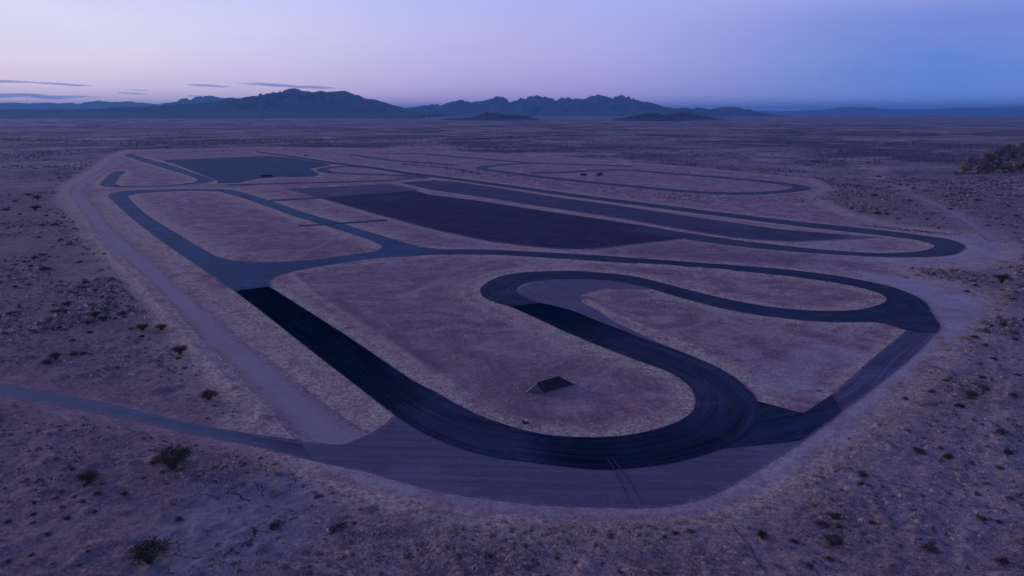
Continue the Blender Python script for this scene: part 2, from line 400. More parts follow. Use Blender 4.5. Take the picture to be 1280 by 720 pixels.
def asphalt_material(name, old, dark, dust=0.5, rough=0.78, streak=0.5, edge_w=0.8, patchy=0.5):
    m, nt = new_mat(name); N = NT(nt); P = N.pos()
    uv = N.n('ShaderNodeUVMap'); uv.uv_map = 'UVMap'
    mp = N.n('ShaderNodeMapping'); N.l(uv.outputs[0], mp.inputs['Vector']); mp.inputs['Scale'].default_value = (0.035, 1.6, 1.0)
    st = N.noise(mp.outputs[0], 1.0, 5, 0.7)
    mp2 = N.n('ShaderNodeMapping'); N.l(uv.outputs[0], mp2.inputs['Vector']); mp2.inputs['Scale'].default_value = (0.02, 0.45, 1.0)
    st2 = N.noise(mp2.outputs[0], 1.0, 3, 0.6, 0.3)
    dk = N.attr('dk'); edge = N.attr('edge')
    patch = N.noise(P, 0.06, 4, 0.65, 0.5)
    fine = N.noise(P, 2.2, 4, 0.7)
    c = N.mix(dk, old, dark)
    lighter = tuple(v * 1.55 for v in old)
    c = N.mix(N.m('MULTIPLY', N.rng(patch, 0.48, 0.62), patchy), c, N.mix(dk, lighter, tuple(v * 2.2 for v in dark)))
    c = N.mix(N.m('MULTIPLY', N.rng(st, 0.52, 0.63), streak), c, N.mix(dk, lighter, tuple(v * 2.8 for v in dark)))
    c = N.mix(N.m('MULTIPLY', N.rng(st, 0.49, 0.38), streak * 0.8), c, tuple(v * 0.55 for v in dark))
    c = N.mix(N.m('MULTIPLY', N.rng(st2, 0.50, 0.40), 0.5 * streak), c, tuple(v * 0.7 for v in dark))
    c = N.mix(N.m('MULTIPLY', N.rng(fine, 0.53, 0.65), 0.30), c, N.mix(dk, tuple(v * 1.9 for v in old), tuple(v * 2.5 for v in dark)))
    # blown sand creeping over the edge
    soil, sf, sg = soil_colour(N, P)
    en = N.m('ADD', edge, N.m('MULTIPLY', N.m('SUBTRACT', N.noise(P, 0.7, 4, 0.65), 0.5), edge_w * 1.6))
    ef = N.rng(en, edge_w * 0.9, 0.0)
    film = N.m('MULTIPLY', N.m('MULTIPLY', N.rng(N.noise(P, 0.14, 5, 0.7, 0.8), 0.50, 0.66), 0.20 * dust), N.m('SUBTRACT', 1.0, N.m('MULTIPLY', dk, 0.85)))
    f = N.m('MAXIMUM', N.m('MULTIPLY', ef, dust), film)
    c = N.mix(f, c, soil)
    nrm = N.bump(N.m('ADD', fine, N.m('MULTIPLY', N.noise(P, 14.0, 2, 0.6), 0.4)), 0.35, 0.03)
    bs = N.out(c, rough, nrm, 0.14)
    N.l(N.rng(dk, 0.0, 1.0, 0.14, 0.0), bs.inputs['Specular IOR Level'])
    return m

def simple_material(name, a, b, scale=2.0, rough=0.85, bump=0.3, bdist=0.05, spec=0.2, coord='Object', detail=4):
    m, nt = new_mat(name); N = NT(nt)
    P = N.pos() if coord == 'World' else N.n('ShaderNodeTexCoord').outputs['Object']
    n = N.noise(P, scale, detail, 0.65, 0.3)
    c = N.mix(N.rng(n, 0.32, 0.68), a, b)
    nrm = N.bump(n, bump, bdist) if bump else None
    N.out(c, rough, nrm, spec)
    return m

def plant_material(name, a, b, attr=None, trans=0.25):
    m, nt = new_mat(name); N = NT(nt)
    if attr:
        c = N.attr(attr, 'Color')
    else:
        oi = N.n('ShaderNodeObjectInfo')
        n = N.noise(N.n('ShaderNodeTexCoord').outputs['Object'], 5.0, 3, 0.7)
        c = N.mix(N.rng(n, 0.3, 0.7), a, b)
        c = N.mix(N.m('MULTIPLY', oi.outputs['Random'], 0.35), c, tuple(v * 0.55 for v in a))
    b_ = N.n('ShaderNodeBsdfPrincipled'); N.put(b_.inputs['Base Color'], c); b_.inputs['Roughness'].default_value = 0.85
    b_.inputs['Specular IOR Level'].default_value = 0.1
    t = N.n('ShaderNodeBsdfTranslucent'); N.put(t.inputs[0], c)
    mx = N.n('ShaderNodeMixShader'); mx.inputs[0].default_value = trans
    N.l(b_.outputs[0], mx.inputs[1]); N.l(t.outputs[0], mx.inputs[2])
    o = N.n('ShaderNodeOutputMaterial'); N.l(mx.outputs[0], o.inputs[0])
    return m

M_GROUND = ground_material()
A_BLUE = asphalt_material('asphalt_weathered_blue', (0.040, 0.078, 0.128), (0.012, 0.028, 0.050), dust=0.8, streak=0.55, edge_w=0.9)
A_FRONT = asphalt_material('asphalt_front', (0.050, 0.058, 0.108), (0.0012, 0.0085, 0.0175), dust=0.85, streak=0.75, edge_w=0.6)
A_APRON = asphalt_material('asphalt_apron', (0.128, 0.104, 0.130), (0.040, 0.044, 0.066), dust=0.7, streak=0.32, edge_w=0.9)
A_LOT = asphalt_material('asphalt_lot', (0.076, 0.076, 0.112), (0.026, 0.022, 0.044), dust=0.95, streak=0.8, edge_w=3.0)
A_FAR = asphalt_material('asphalt_far', (0.055, 0.060, 0.080), (0.028, 0.034, 0.050), dust=0.35, streak=0.3, edge_w=0.8)
A_ROAD = asphalt_material('asphalt_access_road', (0.115, 0.128, 0.155), (0.088, 0.084, 0.112), dust=0.75, streak=0.5, edge_w=1.1)
A_GRAVEL = asphalt_material('packed_gravel', (0.350, 0.255, 0.240), (0.300, 0.215, 0.205), dust=0.95, streak=0.15, edge_w=3.4, rough=0.92, patchy=0.12)
A_MARK = asphalt_material('tyre_mark', (0.070, 0.064, 0.086), (0.05, 0.048, 0.062), dust=0.5, streak=0.3, edge_w=0.1)

# ------------------------------------------------------------------ ground
compound_w = W(COMPOUND)
access_poly = [(s[0], s[1]) for s in ACCESS] + [(s[2], s[3]) for s in reversed(ACCESS)]
access_w = W(access_poly)
mud_c = at(318, 648)
def band_poly(st):
    st = [x[:4] for x in st]
    return [(s[0], s[1]) for s in st] + [(s[2], s[3]) for s in reversed(st)]

DIRT = [(1126,240,1134,240),(1150,250.5,1163,250),(1180,264,1194,263),(1205,280,1222,279),(1225,295,1246,294),(1236,303,1262,303)]
dirt_w = W(band_poly(DIRT))
def flat_mask(x, y):
    """1 on the open desert, 0 where the circuit and its road have been graded flat"""
    d = np.minimum(poly_sdf(x, y, compound_w, 12.0), poly_sdf(x, y, access_w, 12.0))
    d = np.minimum(d, poly_sdf(x, y, dirt_w, 12.0))
    return sstep(0.6, 6.0, d), d
def relief(x, y, fm):
    r = np.hypot(x, y)
    near = 1 - sstep(170, 420, r)
    hum = fbm(x / 2.1, y / 2.1, 5, 4)
    mound = np.clip(fbm(x / 2.2 + 40, y / 1.7, 21, 2) - 0.56, 0, 1) * 2.0
    z = (hum - 0.5) * 0.42 * near + mound * 0.6 * near + (fbm(x / 22, y / 22, 9, 3) - 0.5) * 0.3 * near
    z = z * fm
    far = sstep(900, 2200, r)
    z = z + (fbm(x / 420, y / 420, 31, 4) - 0.45) * 7.0 * far
    # low rise that carries the boulder pile on the right
    bx, by = at(1262, 219)
    z = z + 2.6 * np.exp(-(((x - bx - 12) / 60) ** 2 + ((y - by - 22) / 42) ** 2)) * sstep(0.6, 25.0, np.where(fm > 0.99, 30.0, 0.0))
    return z

BERMS = [[(112,290),(146,328),(184,366),(212,398),(246,438),(294,488),(328,522)],[(366,345),(376,352),(400,372),(460,412),(530,458),(570,484)],[(366,345),(372,341.5),(420,334),(500,325.5)],
         [(1150,330),(1000,323),(900,312)],
         [(735,377),(760,390),(820,415),(880,440)],[(800,330.5),(900,338),(1000,349)]]
def build_ground():
    rows = []
    y = 738.0
    while y > 185: rows.append(y); y -= 1.45
    while y > 146: rows.append(y); y -= 0.8
    while y > HORIZON + 0.95: rows.append(y); y -= max(0.12, (y - HORIZON) * 0.10)
    rad = [CAM_H / math.tan(PITCH + math.atan((q - 360) / FOC)) for q in rows]
    rad = np.array([4.0, 14.0, 26.0, 38.0] + [r for r in rad if r > 44])
    rad[-1] = 36000.0
    fine = np.arange(-math.radians(43), math.radians(43), 1.75 / FOC)
    coarse = np.arange(math.radians(43), 2 * math.pi - math.radians(43) - 1e-6, math.radians(2.2))
    ang = np.concatenate([fine, coarse])
    A, R = np.meshgrid(ang, rad)
    X = (R * np.sin(A)).ravel(); Y = (R * np.cos(A)).ravel()
    nr, na = len(rad), len(ang)
    fm, d = flat_mask(X, Y)
    Z = relief(X, Y, fm)
    # windrow berms pushed up beside the track
    za = np.zeros((len(X), 3)); zb = np.zeros((len(X), 3))
    front = (np.abs(np.arctan2(X, Y)) < math.radians(44))
    berm = np.zeros(len(X))
    for b in BERMS:
        w = W(b)
        w2 = np.vstack([w, w[::-1]])
        db = np.abs(poly_sdf(X, Y, w2, 6.0))
        k = np.exp(-(db / 1.0) ** 2)
        berm = np.maximum(berm, k)
    Z = Z + berm * 0.34 * (0.6 + 0.8 * vnoise(X / 2.0, Y / 2.0, 77))
    za[:, 0] = 1 - sstep(-1.0, 5.0, d + (fbm(X / 5, Y / 5, 61, 3) - 0.5) * 7)
    sh = np.zeros(len(X))
    for st, w in ((NW_LOOP, 10.0), (CENTRE, 6.0), (FRONT, 6.5), (MAIN, 8.0), (NW_SMALL, 8.0), (DIAGONAL, 3.0)):
        pw = W(band_poly(st))
        dd = poly_sdf(X, Y, pw, w + 6)
        sh = np.maximum(sh, 1 - sstep(0.5, w, dd))
    sh = np.maximum(sh, berm)
    for poly, w in ((DARK_LOT, 5.0), (STRIP_LOT, 5.0), (PADDOCK, 7.0), (COMPOUND, 7.0)):
        dd = np.abs(poly_sdf(X, Y, W(poly), w + 3))
        sh = np.maximum(sh, (1 - sstep(1.0, w, dd)) * 0.8)
    margin = [(400,579),(540,613),(700,634),(830,634.5),(904,614),(960,584),(1052,517),(1110,474),(1168,419),(1176,408),(1166,390),(1145,369),(1085,350),(1120,347),(1205,361),(1236,383),(1226,397),(1190,426),(1130,478),(1075,522),(1010,574),(930,622),(868,643),(770,651),(690,648),(600,639),(520,623),(440,603)]
    md = poly_sdf(X, Y, W(margin), 4)
    sh = sh * sstep(-0.6, 1.2, md)
    lv = poly_sdf(X, Y, W([(128,262),(160,284),(240,345),(330,410),(440,495),(470,530),(440,540),(360,470),(290,405),(200,325),(140,280)]), 8)
    sh = np.maximum(sh, (1 - sstep(-2, 3, lv)) * 0.85)
    inf = poly_sdf(X, Y, W(INFIELD), 8)
    sh = sh * sstep(-3.0, 2.0, inf)
    for pts, w, k in (([(432,391),(525,453),(592,494)], 1.0, .7), ([(690,332),(625,339),(588,351),(578,364),(590,380),(640,402),(720,440)], 1.6, .8), ([(1246,470),(1240,540),(1226,600),(1204,655),(1196,700)], .5, .6), ([(1262,470),(1255,540),(1240,605),(1220,660)], .5, .5),
                      ([(730,379),(755,394),(800,418),(850,440),(905,468)], 1.4, .5), ([(1262,313),(1256,345),(1232,392),(1180,440),(1110,510)], 2.2, .55), ([(1180,330),(1225,355),(1240,385)], 2.0, .4), ([(-60,188),(60,186),(150,183)], 16, .7), ([(400,186),(520,183.5),(700,183),(900,189),(1060,199),(1130,236)], 9, .6), ([(700,180),(770,196),(785,206)], 6, .7), ([(560,160),(700,162),(900,160),(1150,164),(1290,170)], 40, .7), ([(900,175),(1050,178),(1180,190)], 16, .5), ([(300,168),(520,166),(640,167)], 30, .6), ([(97,262),(150,338),(210,420),(262,486),(300,528)], 1.0, .55)):
        w2 = W(catmull(pts, 5)); db = np.abs(poly_sdf(X, Y, np.vstack([w2, w2[::-1]]), w * 3 + 1))
        sh = np.maximum(sh, k * np.exp(-(db / w) ** 2))
    za[:, 1] = sh
    ds = np.zeros(len(X))
    for poly, w, k in ((INFIELD, 9.0, 0.42), (EAST_IN, 8.0, 0.20),
                       ([(745,312),(849,300),(870,299),(930,310),(1010,318),(1060,326),(980,331),(881,325.5),(800,320)], 8.0, 0.85),
                       ([(200,262),(300,262),(380,285),(440,300),(455,310),(380,318),(330,318),(280,300)], 14.0, 0.40),
                       ([(390,305),(440,303),(462,309),(430,316),(370,322),(340,322),(350,312)], 10.0, 0.75),
                       ([(480,280),(540,292),(610,308),(530,306),(500,298)], 8.0, 0.35),
                       ([(820,395),(900,412),(1010,432),(1000,445),(900,428),(830,410)], 8.0, 0.55),
                       ([(935,434),(1000,440),(1015,450),(990,457),(950,450)], 3.0, 1.0)):
        dd = poly_sdf(X, Y, W(poly), w + 2)
        ds = np.maximum(ds, (1 - sstep(-w, w, dd)) * k)
    for pts, w, k in (([(420,372),(520,440),(580,480),(640,511),(700,524),(745,521)], 2.0, 1.0), ([(92,268),(140,338),(200,420),(250,484)], 1.2, .5), ([(1125,372),(1170,372),(1205,385),(1215,400)], 1.2, .5), ([(1110,356),(1165,368),(1195,384)], 1.0, .45), ([(470,596),(540,618),(620,632),(700,640)], .9, .45), ([(1210,312),(1235,310),(1250,318)], 1.2, .4), ([(320,470),(352,510),(395,545)], .8, .35), ([(290,420),(352,492),(404,538)], .6, .35)):
        w2 = W(catmull(pts, 5)); db = np.abs(poly_sdf(X, Y, np.vstack([w2, w2[::-1]]), w * 3 + 1))
        ds = np.maximum(ds, k * np.exp(-(db / w) ** 2))
    dd = poly_sdf(X, Y, W([(-400,141.6),(480,141.6),(570,146),(430,151.5),(320,155),(0,158.5),(-400,160)]), 900)
    farveg = 1 - sstep(-500, 400, dd)
    dd = poly_sdf(X, Y, W([(-500,235),(60,240),(90,290),(150,380),(215,470),(330,590),(330,760),(-500,760)]), 14)
    ds = np.maximum(ds, (1 - sstep(-12, 10, dd)) * 0.55)  # lens vignette painted into the ground colour, darker at left and bottom left
    za[:, 2] = ds
    mx, my = mud_c
    q = np.hypot((X - mx + 1.0) / 9.5, (Y - my) / 11.0)
    zb[:, 0] = (1 - sstep(0.55, 1.15, q + (fbm(X / 3.5, Y / 3.5, 71, 3) - 0.5) * 0.8)) * (d > 1.5)
    pl = np.zeros(len(X))
    pn0 = np.where(np.hypot(X, Y) < 300, fbm(X / 7, Y / 7, 87, 4), fbm(X / 60, Y / 60, 88, 4))
    for (px, py, rx, ry, k) in ((145,173.2,50,1.5,1),(290,164.5,24,1.0,.8),(685,191,30,1.2,.8),(815,188,36,1.1,.7),(955,199.8,30,1.6,1),(1190,151.4,55,.7,.9),(1272,162.4,14,.7,1),(940,149.6,34,.7,.8),(60,175,70,.9,.5),(480,178,60,.8,.5),(700,176.5,70,.8,.4),(395,535,36,16,.5),(1040,447,60,18,.42),(985,470,52,22,.45),(930,440,30,10,.4),(225,243.5,40,1,.5),(1050,306,50,5,.5),(1215,304,30,9,.45),(1200,385,28,18,.35),(1040,540,40,20,.4),(640,650,160,9,.2),(1180,600,150,90,.22),(1240,430,80,60,.2)):
        qx, qy = to_px(X, np.maximum(Y, 5.0))
        e = np.hypot((qx - px) / rx, (qy - py) / ry) + (pn0 - 0.5) * 1.3
        pl = np.maximum(pl, k * (1 - sstep(0.55, 1.1, e)) * (Y > 5))
    pn = fbm(X / 6, Y / 6, 83, 3)
    for poly, k, w in (([(870,641),(960,602),(1040,548),(1112,490),(1172,430),(1165,418),(1085,492),(1052,516),(1002,555),(956,584),(902,616),(880,626)], .85, 1.5),
                       ([(1163,386),(1175,408),(1171,418),(1190,427),(1226,398),(1234,384),(1203,360),(1140,346),(1060,337),(1085,350),(1144,369)], .8, 2.0),
                       ([(1207,308),(1182,297),(1150,292),(1190,291),(1240,297),(1266,311),(1258,324),(1215,332),(1100,331),(1010,322),(1108,323),(1170,322)], .6, 3.0),
                       ([(400,580),(540,614),(700,635),(840,636),(900,618),(870,640),(770,648),(690,645),(600,636),(520,620),(440,600)], .75, .8)):
        dd = poly_sdf(X, Y, W(poly), w + 2)
        pl = np.maximum(pl, k * (1 - sstep(-w, w, dd)) * (0.55 + 0.45 * sstep(.35, .6, pn)))
    zb[:, 1] = pl
    r = np.hypot(X, Y)
    zb[:, 2] = sstep(230, 600, r) * sstep(2, 14, d) + 1.2 * farveg
    V = np.stack([X, Y, Z], 1)
    V = np.vstack([V, [[0, 0, 0]]])
    za = np.vstack([za, [[0, 0, 0]]]); zb = np.vstack([zb, [[0, 0, 0]]])
    i, j = np.meshgrid(np.arange(nr - 1), np.arange(na), indexing='ij')
    j2 = (j + 1) % na
    F = np.stack([i * na + j, i * na + j2, (i + 1) * na + j2, (i + 1) * na + j], -1).reshape(-1, 4)
    F = F[:, ::-1]
    c = len(V) - 1
    jj = np.arange(na)
    cap = np.stack([np.full(na, c), (jj + 1) % na, jj, jj], 1)   # closing fan, as triangles below
    me = mesh_np('ground', V, F, M_GROUND, True)
    attr_col(me, 'zone_a', za); attr_col(me, 'zone_b', zb)
    bm = bmesh.new(); bm.from_mesh(me); bm.verts.ensure_lookup_table()
    for k in range(na):
        bm.faces.new((bm.verts[c], bm.verts[(k + 1) % na], bm.verts[k]))
    bm.normal_update(); bm.to_mesh(me); bm.free()
    o = link('ground', me)
    tag(o, 'open desert floor of pale gritty sand', kind='structure')
    return o
build_ground()

def ground_z(x, y):
    x = np.atleast_1d(np.asarray(x, float)); y = np.atleast_1d(np.asarray(y, float))
    fm, d = flat_mask(x, y)
    return relief(x, y, fm), d

# ------------------------------------------------------------------ roads and paved sheets
SHEET = [0]
PAVED = [W(band_poly(NW_LOOP)), W(JUNCTION), W(band_poly(CENTRE)), W(band_poly(FRONT)), W(APRON), W(DARK_LINK), W(band_poly(DIAGONAL)), W(TAIL), W(INNER_APRON), W(band_poly(MAIN)), W(DARK_LOT), W(OLD_LOT), W(STRIP_LOT), W(PADDOCK), W(access_poly)]
def soil_edge(x, y, own):
    e = np.asarray(own, float).copy()
    for p in PAVED:
        e = np.maximum(e, -poly_sdf(x, y, p, 2.0) + 0.35 * (poly_sdf(x, y, p, 2.0) < 0.25))
    return e
def next_z():
    SHEET[0] += 1
    return 0.012 + 0.005 * SHEET[0]
def set_uv(me, U):
    uvl = me.uv_layers.new(name='UVMap')
    li = np.empty(len(me.loops), np.int32); me.loops.foreach_get('vertex_index', li)
    uvl.data.foreach_set('uv', np.asarray(U, np.float32)[li].ravel())
FR = np.array([0, .03, .09, .2, .35, .5, .65, .8, .91, .97, 1.0])
def band_world(name, L, Rr, dk, mat, label):
    gravel = mat is A_GRAVEL
    mid = (L + Rr) / 2
    u = np.concatenate([[0], np.cumsum(np.hypot(*np.diff(mid, axis=0).T))])
    w = np.hypot(*(L - Rr).T)
    n, k = len(L), len(FR)
    Vxy = L[:, None, :] + (Rr - L)[:, None, :] * FR[None, :, None]
    z = next_z()
    V = np.concatenate([Vxy, np.full((n, k, 1), z)], 2).reshape(-1, 3)
    if name == 'ground_crack':
        V[:, 2] = ground_z(V[:, 0], V[:, 1])[0] + 0.05
    i, j = np.meshgrid(np.arange(n - 1), np.arange(k - 1), indexing='ij')
    F = np.stack([i * k + j, (i + 1) * k + j, (i + 1) * k + j + 1, i * k + j + 1], -1).reshape(-1, 4)
    # face up
    a, b, c = V[F[:, 0]], V[F[:, 1]], V[F[:, 2]]
    nz = (b - a)[:, 0] * (c - a)[:, 1] - (b - a)[:, 1] * (c - a)[:, 0]
    F[nz < 0] = F[nz < 0][:, ::-1]
    me = mesh_np(name, V, F, mat)
    vv = FR[None, :] * w[:, None]
    set_uv(me, np.stack([np.repeat(u, k), vv.ravel()], 1))
    own = np.minimum(vv, w[:, None] - vv).ravel()
    attr_f(me, 'edge', own if gravel else soil_edge(V[:, 0], V[:, 1], own))
    attr_f(me, 'dk', np.repeat(dk, k))
    return tag(link(name, me), label, kind='structure')
def band(name, st, mat, label, dk=0.0, n=7):
    S = np.array([tuple(s) if len(s) == 5 else tuple(s) + (dk,) for s in st], float)
    C = catmull(S, n)
    return band_world(name, W(C[:, 0:2]), W(C[:, 2:4]), np.clip(C[:, 4], 0, 1), mat, label)
def line(name, pts, width, mat, label, dk=0.0, n=8, taper=False):
    C = W(catmull(pts, n))
    T = np.gradient(C, axis=0); T /= np.hypot(*T.T)[:, None] + 1e-9
    Nn = np.stack([-T[:, 1], T[:, 0]], 1)
    w = np.full(len(C), width)
    if taper:
        w = w * np.minimum(1, np.minimum(np.arange(len(C)), np.arange(len(C))[::-1]) / 6 + 0.15)
    return band_world(name, C + Nn * w[:, None] / 2, C - Nn * w[:, None] / 2, np.full(len(C), dk), mat, label)
def sheet(name, poly, mat, label, dk=0.0, smooth=0, inset=1.2, axis=None):
    P = np.asarray(poly, float)
    if smooth:
        P = catmull(np.vstack([P, P[:1]]), smooth)[:-1]
    Pw = W(P)
    if np.sum(Pw[:, 0] * np.roll(Pw[:, 1], -1) - np.roll(Pw[:, 0], -1) * Pw[:, 1]) < 0:
        Pw = Pw[::-1]
    n = len(Pw)
    lo, hi = Pw.min(0), Pw.max(0)
    step = max(3.0, math.sqrt((hi - lo).prod() / 900))
    gx, gy = np.meshgrid(np.arange(lo[0], hi[0], step), np.arange(lo[1], hi[1], step))
    gx = gx.ravel() + 0.31; gy = gy.ravel() + 0.17
    sd_ = poly_sdf(gx, gy, Pw, 5)
    keep = sd_ < -inset * 1.6
    G = np.stack([gx[keep], gy[keep]], 1)
    # ring just inside the edge
    e = np.roll(Pw, -1, 0) - Pw
    mids = []
    for i in range(n):
        L = math.hypot(*e[i])
        if L < 1e-6: continue
        k = max(1, int(L / (inset * 2.5)))
        k = min(k, 14)
        for q in range(k):
            c = Pw[i] + e[i] * (q + 0.5) / k
            mids.append(c + np.array([-e[i][1], e[i][0]]) / L * inset)
    mids = np.array(mids)
    sm = poly_sdf(mids[:, 0], mids[:, 1], Pw, 5)
    mids = mids[sm < -inset * 0.7]
    allv = np.vstack([Pw, mids, G])
    vs_, es_, fs_, *_r = delaunay_2d_cdt([Vector(v) for v in allv], [], [list(range(n))], 1, 1e-5)
    V2 = np.array([tuple(v) for v in vs_])
    F = np.array([f for f in fs_ if len(f) == 3], np.int32)
    a, b, c = V2[F[:, 0]], V2[F[:, 1]], V2[F[:, 2]]
    nz = (b - a)[:, 0] * (c - a)[:, 1] - (b - a)[:, 1] * (c - a)[:, 0]
    F[nz < 0] = F[nz < 0][:, ::-1]
    z = next_z()
    me = mesh_np(name, np.hstack([V2, np.full((len(V2), 1), z)]), F, mat)
    dd = np.maximum(0, -poly_sdf(V2[:, 0], V2[:, 1], Pw, 5))
    attr_f(me, 'edge', soil_edge(V2[:, 0], V2[:, 1], dd))
    attr_f(me, 'dk', np.full(len(V2), dk))
    ax = axis if axis else (1.0, 0.0)
    U = V2 @ np.array([ax[0], ax[1]]); Vv = V2 @ np.array([-ax[1], ax[0]])
    set_uv(me, np.stack([U, Vv], 1))
    return tag(link(name, me), label, kind='structure')
def axis_px(a, b):
    p, q = at(*a), at(*b)
    d = np.array(q) - np.array(p); d /= np.hypot(*d)
    return tuple(d)

band('perimeter_road', PERIM, A_GRAVEL, 'packed gravel perimeter road along the left side of the circuit', 0.2)
band('dirt_road', DIRT, A_GRAVEL, 'narrow dirt road running back to the boulder pile')
band('access_road', ACCESS, A_ROAD, 'pale grey access road coming in from the left', 0.0)
sheet('paved_apron', APRON, A_APRON, 'weathered asphalt apron around the outside of the bottom bend', 0.12, 3, axis=axis_px((560,600),(860,610)))
sheet('paved_apron', INNER_APRON, A_APRON, 'pale worn asphalt inside the middle bend', 0.0, 3, axis=axis_px((660,360),(800,420)))
band('diagonal_road', DIAGONAL, A_ROAD, 'grey paved road cutting diagonally back up to the right hairpin', 0.9)
sheet('paved_lot', OLD_LOT, A_LOT, 'weathered grey paved lot behind the dark lot', 0.1, axis=axis_px((376,240),(520,235)))
sheet('paved_lot', PADDOCK, A_BLUE, 'bluish paved paddock at the far left of the circuit', 0.42, axis=axis_px((220,215),(400,212)))
sheet('paved_lot', STRIP_LOT, A_LOT, 'long paved strip beside the far straight', 0.40, axis=axis_px((560,232),(900,285)))
sheet('paved_lot', DARK_LOT, A_LOT, 'large dark paved lot in the middle of the circuit', 0.74, axis=axis_px((440,250),(760,300)))
sheet('track_junction', JUNCTION, A_BLUE, 'asphalt junction where the left loop joins the centre track', 0.10, 3, axis=axis_px((300,345),(520,312)))
band('race_track', NW_LOOP, A_BLUE, 'bluish asphalt track looping round the upper left infield', 0.05)
band('race_track', CENTRE, A_FRONT, 'asphalt track through the right hairpin and middle bend', 0.50)
band('race_track', MAIN, A_FAR, 'far straight and its right end hairpin', 0.35)
band('race_track', NW_SMALL, A_BLUE, 'small asphalt triangle loop at the far left', 0.10)
sheet('resurfaced_patch', DARK_LINK, A_FRONT, 'dark resurfaced patch between the bottom bend and diagonal road', 0.58, axis=axis_px((930,530),(1045,505)))
sheet('resurfaced_patch', TAIL, A_FRONT, 'dark asphalt tail at the right hairpin', 0.45, 2, axis=axis_px((1100,404),(1170,408)))
band('race_track', FRONT, A_FRONT, 'dark resurfaced asphalt of the front straight and bottom bend')
line('track_link', [(373,282.4),(400,281),(440,278.3),(484,275)], 3.2, A_FAR, 'thin dark link crossing the branch track', 0.6)
line('track_link', [(337,250.7),(370,249.3),(420,245.6)], 6.0, A_FAR, 'thin dark link left of the dark lot', 0.3)
line('race_track', [(160,193.0),(200,191.5),(235,190.3),(280,189),(322,188.4)], 6.0, A_FAR, 'far back straight behind the paddock', 0.2)
line('race_track', [(534,222.3),(500,219.4),(475,218.5),(440,217.4),(416,216),(404,213.5),(405,211),(420,209),(440,208.3),(462,210.2)], 8.5, A_FAR, 'small looped chicane beside the far straight', 0.2)
line('race_track', [(515,222.8),(490,225),(460,226.8),(412,228.0),(360,229.2),(320,230.3),(285,231.4)], 6.0, A_FAR, 'thin back road below the chicane', 0.3)
line('race_track', [(920,223.4),(870,219.4),(820,215.4),(790,213),(760,212.6),(720,214.6),(662,216.6)], 9.0, A_FAR, 'thin inner branch of the far right loop', 0.1)
line('race_track', [(664,204.0),(630,205.8),(612,207.6),(602,209.8),(606,212),(637,216.4),(700,224),(775,231.5),(850,238.8),(905,241.6),(940,241.6),(970,240.2),(992,237.8),(1002,235.2),(998,232.8),(980,229.9),(955,226.9),(920,223.4)], 9.0, A_FAR, 'far right loop of thin asphalt track', 0.05)
line('race_track', [(470,191.6),(500,192.0),(530,192.6),(560,195.2),(600,198.4),(662,203.6),(725,205.6),(790,208)], 8.0, A_FAR, 'outermost far track line crossing behind the loops', 0.1)
line('race_track', [(440,193.4),(470,198.0),(500,201.6),(530,203.4),(570,206.4)], 8.0, A_FAR, 'short far track line left of the far right loop', 0.1)
for pts in ([(757,571),(766,585),(776,602),(790,634)], [(763,571),(776,588),(790,606),(804,633)]):
    line('tyre_mark', pts, 0.12, A_MARK, 'dark tyre mark crossing the apron of the bottom bend', 0.2, taper=True)
line('ground_crack', [(914,654),(921,664),(929,673),(937,682),(944,696),(951,706),(960,722)], 0.20, A_MARK, 'thin dark crack running through the gritty sand at the bottom right', 0.5, taper=True)
SHEET_TOP = 0.012 + 0.005 * SHEET[0]

# ------------------------------------------------------------------ mountains and hills
def rock_material(name, a, b, scale):
    m, nt = new_mat(name); N = NT(nt); P = N.pos()
    n = N.noise(P, scale, 6, 0.7, 0.4); n2 = N.noise(P, scale * 6, 4, 0.7)
    c = N.mix(N.rng(n, 0.42, 0.58), a, b)
    c = N.mix(N.m('MULTIPLY', N.rng(n2, 0.53, 0.64), 0.5), c, tuple(v * 1.7 for v in b))
    g = N.n('ShaderNodeNewGeometry'); sz = N.n('ShaderNodeSeparateXYZ'); N.l(g.outputs['Normal'], sz.inputs[0])
    c = N.mix(N.rng(sz.outputs[2], 0.80, 0.97), c, (0.115, 0.098, 0.098))
    N.out(c, 0.95, N.bump(N.m('ADD', n, n2), 0.9, 0.35 / scale), 0.1)
    return m
M_MOUNT = rock_material('mountain_rock', (0.026, 0.026, 0.034), (0.150, 0.118, 0.112), 0.006)
M_HILL = rock_material('hill_rock', (0.05, 0.038, 0.042), (0.13, 0.088, 0.082), 0.03)

